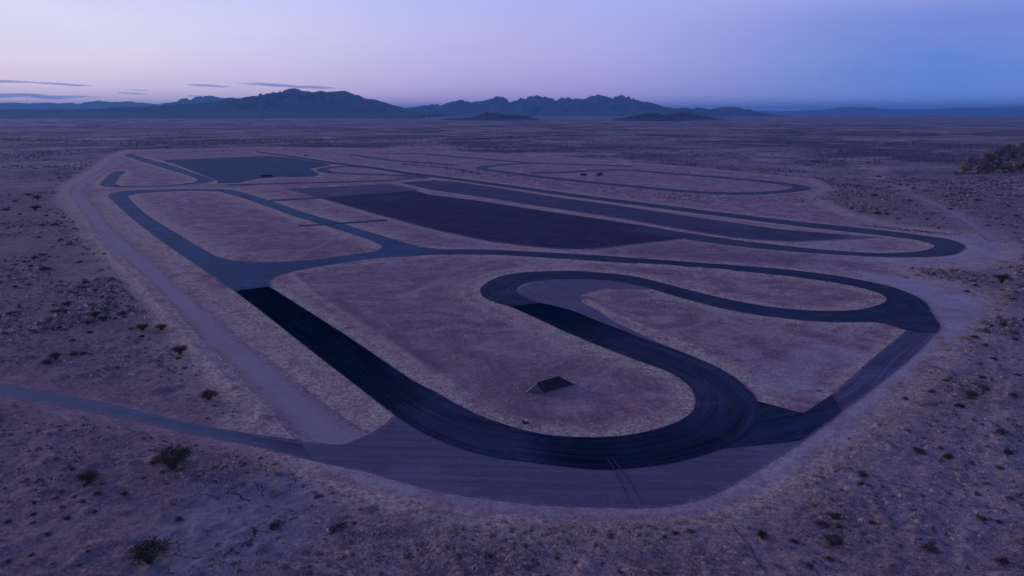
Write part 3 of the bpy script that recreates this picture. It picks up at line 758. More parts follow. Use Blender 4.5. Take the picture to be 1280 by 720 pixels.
def mountain_range(name, label, D, prof, depth_f, depth_b, seed, mat, power=1.25, rough=0.72, gully=None, stepx=0.85, base_y=None):
    pr = np.array(prof, float)
    px = np.arange(pr[0, 0], pr[-1, 0] + 0.01, stepx)
    py = np.interp(px, pr[:, 0], pr[:, 1])
    dx, dy, dz = ray(px, py)
    s = D / dy
    X0 = dx * s; Zr = np.maximum(0, CAM_H + dz * s)
    gs = gully or depth_f * 0.10
    jag = (fbm(X0 / (gs * 0.6), X0 * 0 + seed, seed, 5) - 0.5)
    jag2 = (fbm(X0 / (gs * 0.16), X0 * 0 + seed + 3, seed + 2, 3) - 0.5)
    Zr = Zr * (1 + 0.22 * jag + 0.24 * jag2)
    T = np.concatenate([-np.linspace(1, 0, 46) ** 1.3, np.linspace(0, 1, 16)[1:] ** 1.2])
    n, k = len(px), len(T)
    Yv = D + np.where(T < 0, T * depth_f, T * depth_b)
    XX = X0[:, None] * (1 + 0 * T)[None, :]
    YY = np.broadcast_to(Yv[None, :], (n, k)) + (fbm(X0 / gs, X0 * 0, seed + 5, 3)[:, None] - 0.5) * gs * 1.2 * (1 - np.abs(T))[None, :]
    s_ = (1 - np.abs(T)) ** power
    rg = 1 - 2 * np.abs(fbm(XX / gs, YY / (gs * 1.7), seed + 11, 4) - 0.5)
    rg2 = 1 - 2 * np.abs(fbm(XX / (gs * 0.35), YY / (gs * 0.6), seed + 17, 3) - 0.5)
    mod = 1 + rough * 4 * (s_ * (1 - s_))[None, :] * ((rg - 0.72) * 2.2 + (rg2 - 0.7) * 1.3)
    Z = Zr[:, None] * s_[None, :] * np.clip(mod, 0.05, 1.6)
    Z = np.minimum(Z, Zr[:, None] * (0.15 + 0.85 * (1 - np.abs(T)[None, :] * 0.5)))
    Z[:, [0, -1]] = -6
    Z[[0, -1], :] = np.minimum(Z[[0, -1], :], -4)
    V = np.stack([XX, YY, Z], -1).reshape(-1, 3)
    i, j = np.meshgrid(np.arange(n - 1), np.arange(k - 1), indexing='ij')
    F = np.stack([i * k + j, (i + 1) * k + j, (i + 1) * k + j + 1, i * k + j + 1], -1).reshape(-1, 4)
    me = mesh_np(name, V, F, mat, False)
    assert Z.max() < 296, Z.max()
    return tag(link(name, me), label, kind='structure')

mountain_range('mountain_range', 'broad dark rocky mountain left of centre on the skyline', 6200,
    [(-260,139.5),(-120,138.3),(0,137.8),(60,137.2),(80,136),(86,135.2),(92,136.6),(116,136.4),(121,135.6),(127,137),(160,136),(180,135),(205,133.6),(228,132.2),(240,131),(258,129.8),(270,128.4),(290,126.6),(300,125.4),(308,123.2),(315,121.8),(330,121.4),(345,119.8),(351,118.6),(357,115),(365,114.2),(374,112.8),(381,115),(395,115.4),(405,114.6),(413,116),(425,115.4),(433,115.6),(441,118.2),(450,121.2),(460,122.8),(472,126.2),(485,130.2),(497,134),(510,137.4),(530,139.4),(548,140.6)],
    1900, 1400, 3, M_MOUNT, 1.25)
mountain_range('mountain_range', 'jagged dark mountain range in the centre of the skyline', 8600,
    [(505,140),(530,138.5),(545,135.5),(556,132.4),(564,128.6),(570,126.5),(577,125.2),(584,127.5),(590,129),(597,125.2),(603,127),(612,124.6),(619,121),(626,120.6),(631,123.2),(640,126),(645,123.6),(651,122.2),(658,123),(668,119),(676,122),(684,122),(692,123.4),(708,122.4),(722,123.6),(733,123.2),(748,120.2),(755,122.4),(760,125),(768,123),(777,120.2),(783,124),(789,126.2),(798,125.8),(806,129.2),(815,132),(826,134.4),(838,137.6),(850,140.4)],
    2100, 1800, 8, M_MOUNT, 1.2)
mountain_range('mountain_range', 'low dark hills right of the centre range on the skyline', 7600,
    [(812,141),(832,138.5),(845,135.6),(853,134.2),(860,136.6),(866,137),(871,134),(876,135.6),(884,137.4),(895,136.2),(905,134.2),(913,133.8),(922,136),(930,138.4),(942,140.8)],
    1100, 900, 14, M_MOUNT, 1.2)
mountain_range('mountain_range', 'pale blue ridge just behind the left shoulder of the broad mountain', 9600,
    [(205,137),(224,132),(234,128.6),(246,125.6),(254,124.6),(262,121.6),(268,123.4),(276,123.8),(288,123.4),(298,122.6),(315,123),(345,122),(400,124),(460,128),(480,129.6),(492,131.4),(505,135.5),(518,134),(528,132.6),(540,131),(556,132),(575,134),(600,138)],
    2200, 1600, 22, M_MOUNT, 1.2)
mountain_range('mountain_range', 'blue twin peaked ridge low on the far left horizon', 11500,
    [(-240,127),(-160,130),(-80,127),(0,130.2),(18,129.4),(38,130.6),(52,129.2),(64,129.6),(78,132),(100,130.4),(114,129.8),(122,127),(127,126),(133,128.4),(143,130.6),(152,127.6),(161,126),(168,128.2),(175,130.6),(184,129.2),(192,131),(214,130.6),(232,132.6),(262,135)],
    2200, 1600, 27, M_MOUNT, 1.2)
mountain_range('mountain_range', 'palest farthest ridge at the far left horizon', 13200,
    [(-260,127),(-120,129),(-40,128.4),(0,129.4),(24,130.2),(50,131.2),(90,131.4),(120,132),(160,131.4),(190,131),(215,130.2),(240,131),(260,132),(300,134)],
    3000, 2000, 33, M_MOUNT, 1.2)
mountain_range('mountain_range', 'long faint blue ridge along the right horizon', 17500,
    [(900,141),(940,139.6),(948,138.2),(956,139.6),(985,138.6),(1000,138.2),(1030,137.2),(1046,136),(1052,135),(1059,133.2),(1066,135),(1085,135.2),(1105,136.6),(1130,136.2),(1165,136.6),(1200,135.6),(1214,134.8),(1232,136),(1250,134.6),(1262,133.6),(1272,132.8),(1290,133.2),(1340,131),(1400,133),(1480,130),(1560,134)],
    2600, 2000, 39, M_MOUNT, 1.2)
mountain_range('hill', 'small dark craggy hill in front of the centre range', 3500,
    [(555,148),(580,147.4),(592,146),(600,143.4),(604,141.6),(609,139.4),(614,141),(621,141.4),(628,143),(640,143.6),(650,144),(658,145),(664,146.8),(672,148)], 200, 200, 45, M_HILL, 1.35, 0.6, 22, 0.35)
mountain_range('hill', 'low reddish rocky hill right of the centre range', 3300,
    [(770,148),(790,145.2),(804,142.6),(811,141.2),(817,142.2),(822,141.6),(830,143.8),(840,145.6),(852,148.6)], 200, 200, 52, M_HILL, 1.35, 0.55, 24, 0.35)
mountain_range('hill', 'dark sloping ridge trailing right of the reddish hill', 3700,
    [(826,147),(834,142.4),(842,141.4),(850,140.4),(860,141.4),(872,143.6),(884,145.6),(896,147.4)], 200, 200, 58, M_HILL, 1.3, 0.5, 24, 0.35)

# ------------------------------------------------------------------ boulder outcrop
def boulder_material():
    m, nt = new_mat('boulder_granite'); N = NT(nt); P = N.pos()
    oi = N.n('ShaderNodeObjectInfo')
    n = N.noise(P, 0.45, 6, 0.72, 0.4); n2 = N.noise(P, 2.2, 4, 0.7)
    c = N.mix(N.rng(n, 0.42, 0.58), (0.13, 0.082, 0.074), (0.34, 0.215, 0.18))
    c = N.mix(N.rng(n2, 0.54, 0.64), c, (0.44, 0.30, 0.26))
    c = N.mix(N.m('MULTIPLY', oi.outputs['Random'], 0.75), c, (0.09, 0.06, 0.062))
    N.out(c, 0.95, N.bump(N.m('ADD', n, N.m('MULTIPLY', n2, 0.4)), 0.8, 0.8), 0.1)
    return m
M_BOULDER = boulder_material()
def boulder_mesh(seed):
    bm = bmesh.new()
    bmesh.ops.create_icosphere(bm, subdivisions=3, radius=1.0)
    rr = random.Random(seed)
    off = Vector((rr.uniform(-50, 50), rr.uniform(-50, 50), rr.uniform(-50, 50)))
    from mathutils import noise as mn
    planes = [(Vector((rr.gauss(0, 1), rr.gauss(0, 1), rr.gauss(0, 1))).normalized(), rr.uniform(0.5, 0.82)) for _ in range(13)]
    for v in bm.verts:
        p = v.co.copy()
        for nn, dd in planes:
            e = p.dot(nn) - dd
            if e > 0: p -= nn * e * 0.94
        p *= 1 + 0.10 * mn.noise(v.co * 1.3 + off) + 0.05 * mn.noise(v.co * 5 + off)
        v.co = p
    me = bpy.data.meshes.new('boulder'); bm.to_mesh(me); bm.free()
    me.materials.append(M_BOULDER)
    return me
BM = [boulder_mesh(s) for s in range(7)]
bx0, by0 = at(1262, 219)
bz0 = float(ground_z(bx0, by0)[0][0])
outcrop = empty('boulder_outcrop', (bx0, by0, bz0))
tag(outcrop, 'heaped pile of reddish brown granite boulders at the right edge', 'rock outcrop')
SC = 1.0 / ppm(1262, 219)
blist = [(1206,210,9.5,6.5,0),(1216,203,6,6,6),(1228,207,9,8,2),(1233,216,4.5,4,-1),(1222,216,4,4,-2),(1240,213,5,5,0),(1245,199,9,8,7),(1254,210,9,6,1),(1262,198,8,7,9),(1268,190,11,8,14),(1263,216,6.5,5,-1),(1275,207,8,7,3),(1282,197,11,9,10),(1252,218,4,3,-3),(1280,217,9,5,-2),(1294,205,12,10,4),(1290,188,10,8,17),(1306,194,13,11,12),(1312,214,10,7,-1),(1322,202,12,11,6),(1338,210,11,8,3),(1234,200,6,6,8),(1256,203,5,5,6),(1270,213,4,4,1),(1245,208,5,5,3),(1200,215,4,3,-2),(1193,217,3,2,-1),(1240,199,6,5,9),(1256,193,7,6,12)]
placed = []
for i, (px, py, rw, rh, back) in sorted(enumerate(blist), key=lambda t: -t[1][1]):
    o = link('boulder', BM[i % 7], outcrop)
    X = (px - 1262) * SC
    Yb = max(-3.0, back * 0.8)            # higher boulders lean back onto the pile
    rx, ry, rz_ = rw * SC * 1.06, rw * SC * 0.8, rh * SC * 1.2
    zz = (219 - py) * SC - Yb * 0.10
    # every boulder rests on the ground or on the ones already under it
    gz = float(ground_z(bx0 + X, by0 + Yb)[0][0]) - bz0
    sup = gz
    for (qx, qy, qz, qr, qh) in placed:
        d = math.hypot(X - qx, (Yb - qy) * 0.8)
        if d < (rx + qr) * 0.85:
            sup = max(sup, qz + qh * 0.85 * math.sqrt(max(0.0, 1 - (d / ((rx + qr) * 0.85)) ** 2)))
    zz = max(gz + rz_ * 0.3, min(zz, sup + rz_ * 0.55))
    placed.append((X, Yb, zz, rx, rz_))
    o.location = (X, Yb, zz)
    o.scale = (rx, ry, rz_)
    rr = random.Random(i * 5 + 1)
    o.rotation_euler = (rr.uniform(-.3, .3), rr.uniform(-.4, .4), rr.uniform(0, 6.28))
core_bm = bmesh.new()
bmesh.ops.create_icosphere(core_bm, subdivisions=4, radius=1.0)
for v in core_bm.verts:
    from mathutils import noise as mn
    v.co *= 1 + 0.25 * mn.noise(v.co * 2.2) + 0.1 * mn.noise(v.co * 6)
core_me = bpy.data.meshes.new('gap_shade_core'); core_bm.to_mesh(core_me); core_bm.free(); core_me.materials.append(M_HILL)  # darker rock fill, painting shadow into the gaps between boulders
core = link('gap_shade_core', core_me, outcrop)
core.location = (20, 22, -1.0); core.scale = (28, 5, 5.0)

# ------------------------------------------------------------------ A-frame shelters
M_ROOF = simple_material('roof_black_felt', (0.012, 0.013, 0.018), (0.030, 0.032, 0.040), 1.6, 0.75, 0.3, 0.01, 0.3)
M_PLY = simple_material('weathered_plywood', (0.10, 0.095, 0.105), (0.18, 0.165, 0.17), 2.2, 0.9, 0.3, 0.01, 0.15)
M_TRIM = simple_material('pale_trim', (0.40, 0.35, 0.33), (0.50, 0.45, 0.43), 4, 0.8, 0.1, 0.005, 0.2)
def hexa(bm, pts):
    v = [bm.verts.new(p) for p in pts]
    for f in ((0,1,2,3),(7,6,5,4),(0,4,5,1),(1,5,6,2),(2,6,7,3),(3,7,4,0)):
        bm.faces.new([v[i] for i in f])
def obj_bm(name, bm, mat, parent):
    bmesh.ops.recalc_face_normals(bm, faces=bm.faces)
    me = bpy.data.meshes.new(name); bm.to_mesh(me); bm.free(); me.materials.append(mat)
    return link(name, me, parent)
def slab(bm, a, b, c, d, t):
    a, b, c, d = map(Vector, (a, b, c, d))
    n = (b - a).cross(d - a).normalized() * t
    hexa(bm, [a, b, c, d, a + n, b + n, c + n, d + n])
def a_frame(A, B, C, G, R1, R2, label):
    """base corners A, B (front eave) and C, G (back eave), ridge R1 to R2; gables A-C-R1 and B-G-R2"""
    A, B, C, G, R1, R2 = [Vector(p) for p in (A, B, C, G, R1, R2)]
    org = (A + B + C + G) / 4; org.z = 0
    root = empty('a_frame_shelter', org)
    tag(root, label, 'shelter', 'small a-frame shelters')
    A, B, C, G, R1, R2 = [p - org for p in (A, B, C, G, R1, R2)]
    npan = 5
    for lo0, lo1 in ((A, B), (C, G)):
        out = (lo0 - R1).cross(R2 - R1).normalized()
        if out.z < 0: out = -out
        for i in range(npan):
            t0, t1 = i / npan + 0.004, (i + 1) / npan - 0.004
            lift = out * (0.02 + 0.016 * (i % 2))
            p = [lo0.lerp(lo1, t0) + lift, lo0.lerp(lo1, t1) + lift, R1.lerp(R2, t1) + lift, R1.lerp(R2, t0) + lift]
            bm = bmesh.new(); hexa(bm, [tuple(q) for q in p] + [tuple(q + out * 0.045) for q in p])
            obj_bm('roof_panel', bm, M_ROOF, root)
    ax = (R2 - R1).normalized(); sd2 = Vector((-ax.y, ax.x, 0)).normalized()
    e0, e1 = R1 - ax * 0.06 + Vector((0, 0, .03)), R2 + ax * 0.06 + Vector((0, 0, .03))
    bm = bmesh.new(); hexa(bm, [tuple(q) for q in (e0 - sd2 * .09, e1 - sd2 * .09, e1 + sd2 * .09, e0 + sd2 * .09)] + [tuple(q + Vector((0, 0, .09))) for q in (e0 - sd2 * .03, e1 - sd2 * .03, e1 + sd2 * .03, e0 + sd2 * .03)])
    obj_bm('ridge_cap', bm, M_ROOF, root)
    for p, q, r, sg in ((A, C, R1, 1), (B, G, R2, -1)):
        th = (R2 - R1).normalized() * 0.05 * sg; th.z = 0
        nb = 6
        for k in range(nb):
            u0, u1 = k / nb + 0.004, (k + 1) / nb - 0.004
            def top(u):
                return p.lerp(r, u * 2) if u < 0.5 else r.lerp(q, u * 2 - 1)
            b0, b1 = p.lerp(q, u0), p.lerp(q, u1)
            f = [b0, b1, top(u1) * 0.97 + b1 * 0.03, top(u0) * 0.97 + b0 * 0.03]
            ins = th * (1.6 + 0.25 * (k % 2))
            bm = bmesh.new(); hexa(bm, [tuple(v + ins) for v in f] + [tuple(v + ins + th) for v in f])
            obj_bm('gable_board', bm, M_PLY, root)
    for base, mat in ((C, M_TRIM), (A, M_ROOF)):
        d = (base - R1); n = (C - A).cross(R1 - A).normalized() * 0.05
        side = d.cross(n).normalized() * 0.09
        pts = [R1 + side, base + side, base - side, R1 - side]
        bm = bmesh.new(); hexa(bm, [tuple(v + n) for v in pts] + [tuple(v - n) for v in pts])
        obj_bm('barge_board', bm, mat, root)
    for p, q in ((A, B), (C, G)):
        d = (q - p).normalized(); w = Vector((-d.y, d.x, 0)) * 0.06
        pts = [p - w, q - w, q + w, p + w]
        bm = bmesh.new(); hexa(bm, [tuple(v) for v in pts] + [tuple(v + Vector((0, 0, .09))) for v in pts])
        obj_bm('ground_beam', bm, M_PLY, root)
    return root
def g3(px, py, z=0.02):
    x, y = at(px, py, z); return (float(x), float(y), z)
A3, B3, C3 = g3(682, 491.2), g3(718.5, 480.6), g3(657, 490.4)
G3 = tuple(C3[i] + (B3[i] - A3[i]) * 0.95 for i in range(3))
a_frame(A3, B3, C3, G3, g3(671, 479, 1.42), g3(699.5, 471, 1.42), 'black roofed a-frame shelter with grey gable standing inside the bottom bend')
A3, B3, C3 = g3(748.8, 220.4), g3(754, 218.6), g3(743.4, 220.2)
G3 = tuple(C3[i] + (B3[i] - A3[i]) for i in range(3))
a_frame(A3, B3, C3, G3, g3(746.5, 216.6, 1.7), g3(752, 215.4, 1.7), 'tiny dark roofed a-frame with pale gable inside the far right loop')

# small crate by the inner edge of the bottom bend
cx, cy = at(656.5, 529)
cr = empty('field_crate', (cx, cy, 0.0), 0.4)
tag(cr, 'small dark crate with a pale lid near the inside edge of the bottom bend', 'crate')
M_CRATE = simple_material('crate_dark', (0.02, 0.022, 0.03), (0.05, 0.05, 0.06), 5, 0.7, 0.2, 0.01)
def boxbm(x0, x1, y0, y1, z0, z1, bev=0.012):
    bm = bmesh.new(); hexa(bm, [(x0,y0,z0),(x1,y0,z0),(x1,y1,z0),(x0,y1,z0),(x0,y0,z1),(x1,y0,z1),(x1,y1,z1),(x0,y1,z1)])
    bmesh.ops.recalc_face_normals(bm, faces=bm.faces)
    if bev: bmesh.ops.bevel(bm, geom=list(bm.edges), offset=bev, segments=1, affect='EDGES')
    return bm
obj_bm('crate_body', boxbm(-.42, .42, -.27, .27, 0.0, .36), M_CRATE, cr)
obj_bm('lid', boxbm(-.05, .47, -.29, .29, .363, .42), M_TRIM, cr)
for s in (-1, 1):
    obj_bm('handle', boxbm(s * .46 - .035, s * .46 + .035, -.08, .08, .2, .25, .005), M_TRIM, cr)

# low tarp-covered mounds at the paddock
M_TARP = simple_material('black_tarp', (0.008, 0.009, 0.014), (0.02, 0.02, 0.028), 1.2, 0.7, 0.5, 0.05)
def tarp(px, py, L, wd, h, label):
    x, y = at(px, py)
    bm = bmesh.new()
    bmesh.ops.create_uvsphere(bm, u_segments=32, v_segments=16, radius=1.0)
    from mathutils import noise as mn
    for v in bm.verts:
        c = v.co
        z = max(c.z, -0.02)
        sx = math.copysign(abs(c.x) ** 0.8, c.x)
        v.co = (sx * L / 2, c.y * wd / 2, (z ** 0.75 if z > 0 else z) * h * (1 + 0.12 * mn.noise(Vector((c.x * 4, c.y * 3, 1)))))
    for f in bm.faces: f.smooth = True
    root = empty('covered_mound', (x, y, SHEET_TOP - 0.01))
    tag(root, label, 'mound')
    obj_bm('tarp', bm, M_TARP, root)
    for k in range(6):
        a = k * math.pi / 3 + 0.3
        bb = boxbm(-.2, .2, -.14, .14, 0, .16, .04)
        o = obj_bm('weight', bb, M_PLY, root)
        o.location = (math.cos(a) * L / 2 * 1.0, math.sin(a) * wd / 2 * 1.02, 0.0); o.rotation_euler.z = a
tarp(333, 220.6, 8.0, 4.5, 1.15, 'low dark covered mound on the edge of the bluish paddock')
tarp(729.5, 219.2, 4.6, 3.2, 1.0, 'low dark covered mound inside the far right loop beside the tiny a-frame')

# small cart with a white roof by the far straight
cx, cy = at(382, 195.0)
cart = empty('utility_cart', (cx, cy, 0.0), 0.5)
tag(cart, 'tiny dark utility cart with a white roof beyond the far straight', 'cart')
obj_bm('body', boxbm(-1.3, 1.3, -.62, .62, .35, .85, .08), M_CRATE, cart)
obj_bm('bonnet', boxbm(.7, 1.38, -.55, .55, .853, 1.1, .08), M_CRATE, cart)
obj_bm('seat', boxbm(-.5, .1, -.5, .5, .853, 1.25, .06), M_CRATE, cart)
obj_bm('roof', boxbm(-1.1, .9, -.68, .68, 1.95, 2.05, .04), M_TRIM, cart)
for sx in (-1.0, .72):
    for sy in (-.56, .56):
        obj_bm('roof_post', boxbm(sx - .04, sx + .04, sy - .04, sy + .04, .8, 1.955, .0), M_CRATE, cart)
for sx in (-.85, .85):
    for sy in (-.66, .66):
        bm = bmesh.new(); bmesh.ops.create_cone(bm, cap_ends=True, segments=16, radius1=.34, radius2=.34, depth=.24, matrix=Matrix.Translation((sx, sy, .34)) @ Matrix.Rotation(math.pi / 2, 4, 'X'))
        w = obj_bm('wheel', bm, M_TARP, cart)

# ------------------------------------------------------------------ plants
M_CREO = plant_material('creosote_leaf', (0.062, 0.056, 0.036), (0.125, 0.105, 0.066))
M_STEM = simple_material('dry_stem', (0.06, 0.045, 0.04), (0.11, 0.085, 0.075), 8, 0.9, 0.2, 0.01)
M_DARK = plant_material('dark_shrub_leaf', (0.042, 0.034, 0.034), (0.105, 0.078, 0.070))
M_PALE = plant_material('bursage_leaf', (0.26, 0.20, 0.18), (0.50, 0.40, 0.36))
M_TAN = plant_material('dry_grass', (0.52, 0.35, 0.23), (0.76, 0.55, 0.38))
M_RUST = plant_material('rust_shrub_leaf', (0.085, 0.045, 0.035), (0.20, 0.105, 0.075))
M_SCRUB = plant_material('scrub', None, None, 'tint', 0.15)

def leaf_cloud(rng, n, fn, size, flat=0.0):
    """n small leaf triangles pairs placed by fn"""
    C = np.array([fn(rng) for _ in range(n)])
    a = rng.normal(size=(n, 3)); a /= np.linalg.norm(a, axis=1)[:, None]
    b = rng.normal(size=(n, 3)); b -= a * (a * b).sum(1)[:, None]; b /= np.linalg.norm(b, axis=1)[:, None]
    s = size * rng.uniform(0.6, 1.3, n)[:, None]
    V = np.stack([C - a * s, C + b * s * 0.55, C + a * s, C - b * s * 0.55], 1).reshape(-1, 3)
    V[:, 2] = np.maximum(V[:, 2], 0.0)
    F = np.arange(4 * n, dtype=np.int32).reshape(-1, 4)
    return V, F
def stems_mesh(name, rng, n, spread, h, r):
    bm = bmesh.new()
    tips = []
    for i in range(n):
        a = rng.uniform(0, 6.28); t = rng.uniform(0.25, 1.0) * spread
        p0 = Vector((math.cos(a) * 0.03, math.sin(a) * 0.03, -0.04))
        p1 = Vector((math.cos(a) * t * 0.45, math.sin(a) * t * 0.45, h * rng.uniform(0.35, 0.5)))
        p2 = Vector((math.cos(a + 0.2) * t, math.sin(a + 0.2) * t, h * rng.uniform(0.6, 0.95) * (1 - 0.3 * t / spread)))
        prev = None
        for k, p in enumerate((p0, p1, p2)):
            rad = r * (1 - 0.38 * k)
            ring = [bm.verts.new(p + Vector((math.cos(q * 2.094) * rad, math.sin(q * 2.094) * rad, 0))) for q in range(3)]
            if prev:
                for q in range(3): bm.faces.new((prev[q], prev[(q + 1) % 3], ring[(q + 1) % 3], ring[q]))
            prev = ring
        tips.append(p2); tips.append((p1 + p2) / 2)
    me = bpy.data.meshes.new(name); bm.to_mesh(me); bm.free(); me.materials.append(M_STEM)
    return me, tips
def creosote_meshes(seed):
    rng = np.random.default_rng(seed)
    st, tips = stems_mesh('stems', rng, 46, 0.47, 0.62, 0.010)
    tips = [np.array(t) for t in tips]
    def fn(r):
        t = tips[r.integers(len(tips))]
        return t + r.normal(0, 1, 3) * np.array([0.045, 0.045, 0.042])
    V, F = leaf_cloud(rng, 2100, fn, 0.024)
    me = mesh_np('foliage', V, F, M_CREO)
    return st, me
def mound_mesh(name, seed, mat, n, h, size, hollow=0.6, lumps=5):
    rng = np.random.default_rng(seed)
    cs = [(np.array([0, 0, 0.0]), 0.40)] + [(np.array([rng.uniform(-.22, .22), rng.uniform(-.22, .22), 0]), rng.uniform(.2, .32)) for _ in range(lumps)]
    def fn(r):
        c, R = cs[r.integers(len(cs))]
        d = r.normal(size=3); d /= np.linalg.norm(d); d[2] = abs(d[2])
        return c + d * R * (hollow + (1 - hollow) * r.random()) * np.array([1, 1, h / 0.42])
    V, F = leaf_cloud(rng, n, fn, size)
    return mesh_np(name, V, F, mat)
def tuft_mesh(name, seed, mat, n, h):
    rng = np.random.default_rng(seed)
    V = []; F = []
    for i in range(n):
        a = rng.uniform(0, 6.28); r0 = rng.uniform(0, .14); lean = rng.uniform(.12, .5)
        b = np.array([math.cos(a) * r0, math.sin(a) * r0, -0.02])
        t = np.array([math.cos(a) * lean, math.sin(a) * lean, h * rng.uniform(.55, 1)])
        s = np.array([-math.sin(a), math.cos(a), 0]) * 0.045
        m = b * .45 + t * .55 + np.array([0, 0, h * .12])
        k = len(V); V += [b - s * .7, b + s * .7, m + s, t, m - s]
        F.append((k, k + 1, k + 2, k + 4)); F.append((k + 4, k + 2, k + 3, k + 3))
    V = np.array(V); me = bpy.data.meshes.new(name)
    me.from_pydata([tuple(v) for v in V], [], [f if f[2] != f[3] else f[:3] for f in F]); me.update()
    me.materials.append(mat)
    return me
CREO = [creosote_meshes(100 + i) for i in range(3)]
DARKS = [mound_mesh('dark_shrub', 200 + i, M_DARK, 420, 0.34, 0.036) for i in range(4)]
PALES = [mound_mesh('pale_shrub', 300 + i, M_PALE, 420, 0.34, 0.034, 0.5, 7) for i in range(4)]
RUSTS = [mound_mesh('rust_shrub', 400 + i, M_RUST, 460, 0.36, 0.034) for i in range(2)]
TUFTS = [mound_mesh('grass_tuft', 500 + i, M_TAN, 320, 0.30, 0.055, 0.7, 3) for i in range(4)]

def plant_pos(px, py):
    x, y = at(px, py)
    z = float(ground_z(x, y)[0][0])
    x, y = at(px, py, z)
    z = float(ground_z(x, y)[0][0])
    return float(x), float(y), z
def add_creosote(px, py, w, label, k=0, hs=1.0):
    x, y, z = plant_pos(px, py)
    s = w / ppm(px, py)
    root = empty('creosote_bush', (x, y, z), random.uniform(0, 6.28))
    root.scale = (s, s, s * hs)
    tag(root, label, 'bush', 'large leafy desert bushes')
    st, fo = CREO[k % 3]
    link('stems', st, root); link('foliage', fo, root)
    return root
BIG = [(216,586,52,'largest spreading bush just below the access road, pale mud beside it',0,.95),
 (187,703,56,'wide dark leafy bush at the bottom edge beside the cracked mud',1,.85),
 (111,604,30,'dense dark round bush at left below the access road',2,.95),
 (1212,498,20,'green rounded bush standing right of the diagonal road',0,.95),
 (1252,353,22,'brown rounded bush right of the right hairpin apron',1,.9),
 (952,673,20,'green rounded bush at the bottom beside the thin crack',2,.95),
 (1040,681,30,'large dark scrubby bush at the bottom right',0,.7),
 (1043,648,21,'dark low bush just above the large scrubby bush at bottom right',1,.65),
 (70,449,18,'greenish bush above the access road at far left',2,.9),
 (225,443,22,'greenish bush beside the perimeter road above the access road',0,.9),
 (261,499,26,'brownish open bush above the access road near the perimeter road',1,.7),
 (202,412,18,'dark bush close against the left berm of the perimeter road',2,.7),
 (178,413,18,'dark bush a few metres left of the perimeter road berm',0,.8),
 (119,397,16,'grey green bush on the left flat above two dark shadows',1,.8),
 (47,250,12,'largest dark round bush at the top of the left flat',2,.9),
 (44,263,15,'dark spreading bush below the round one on the upper left flat',0,.8)]
for b in BIG:
    add_creosote(b[0], b[1], b[2], b[3], b[4], b[5])

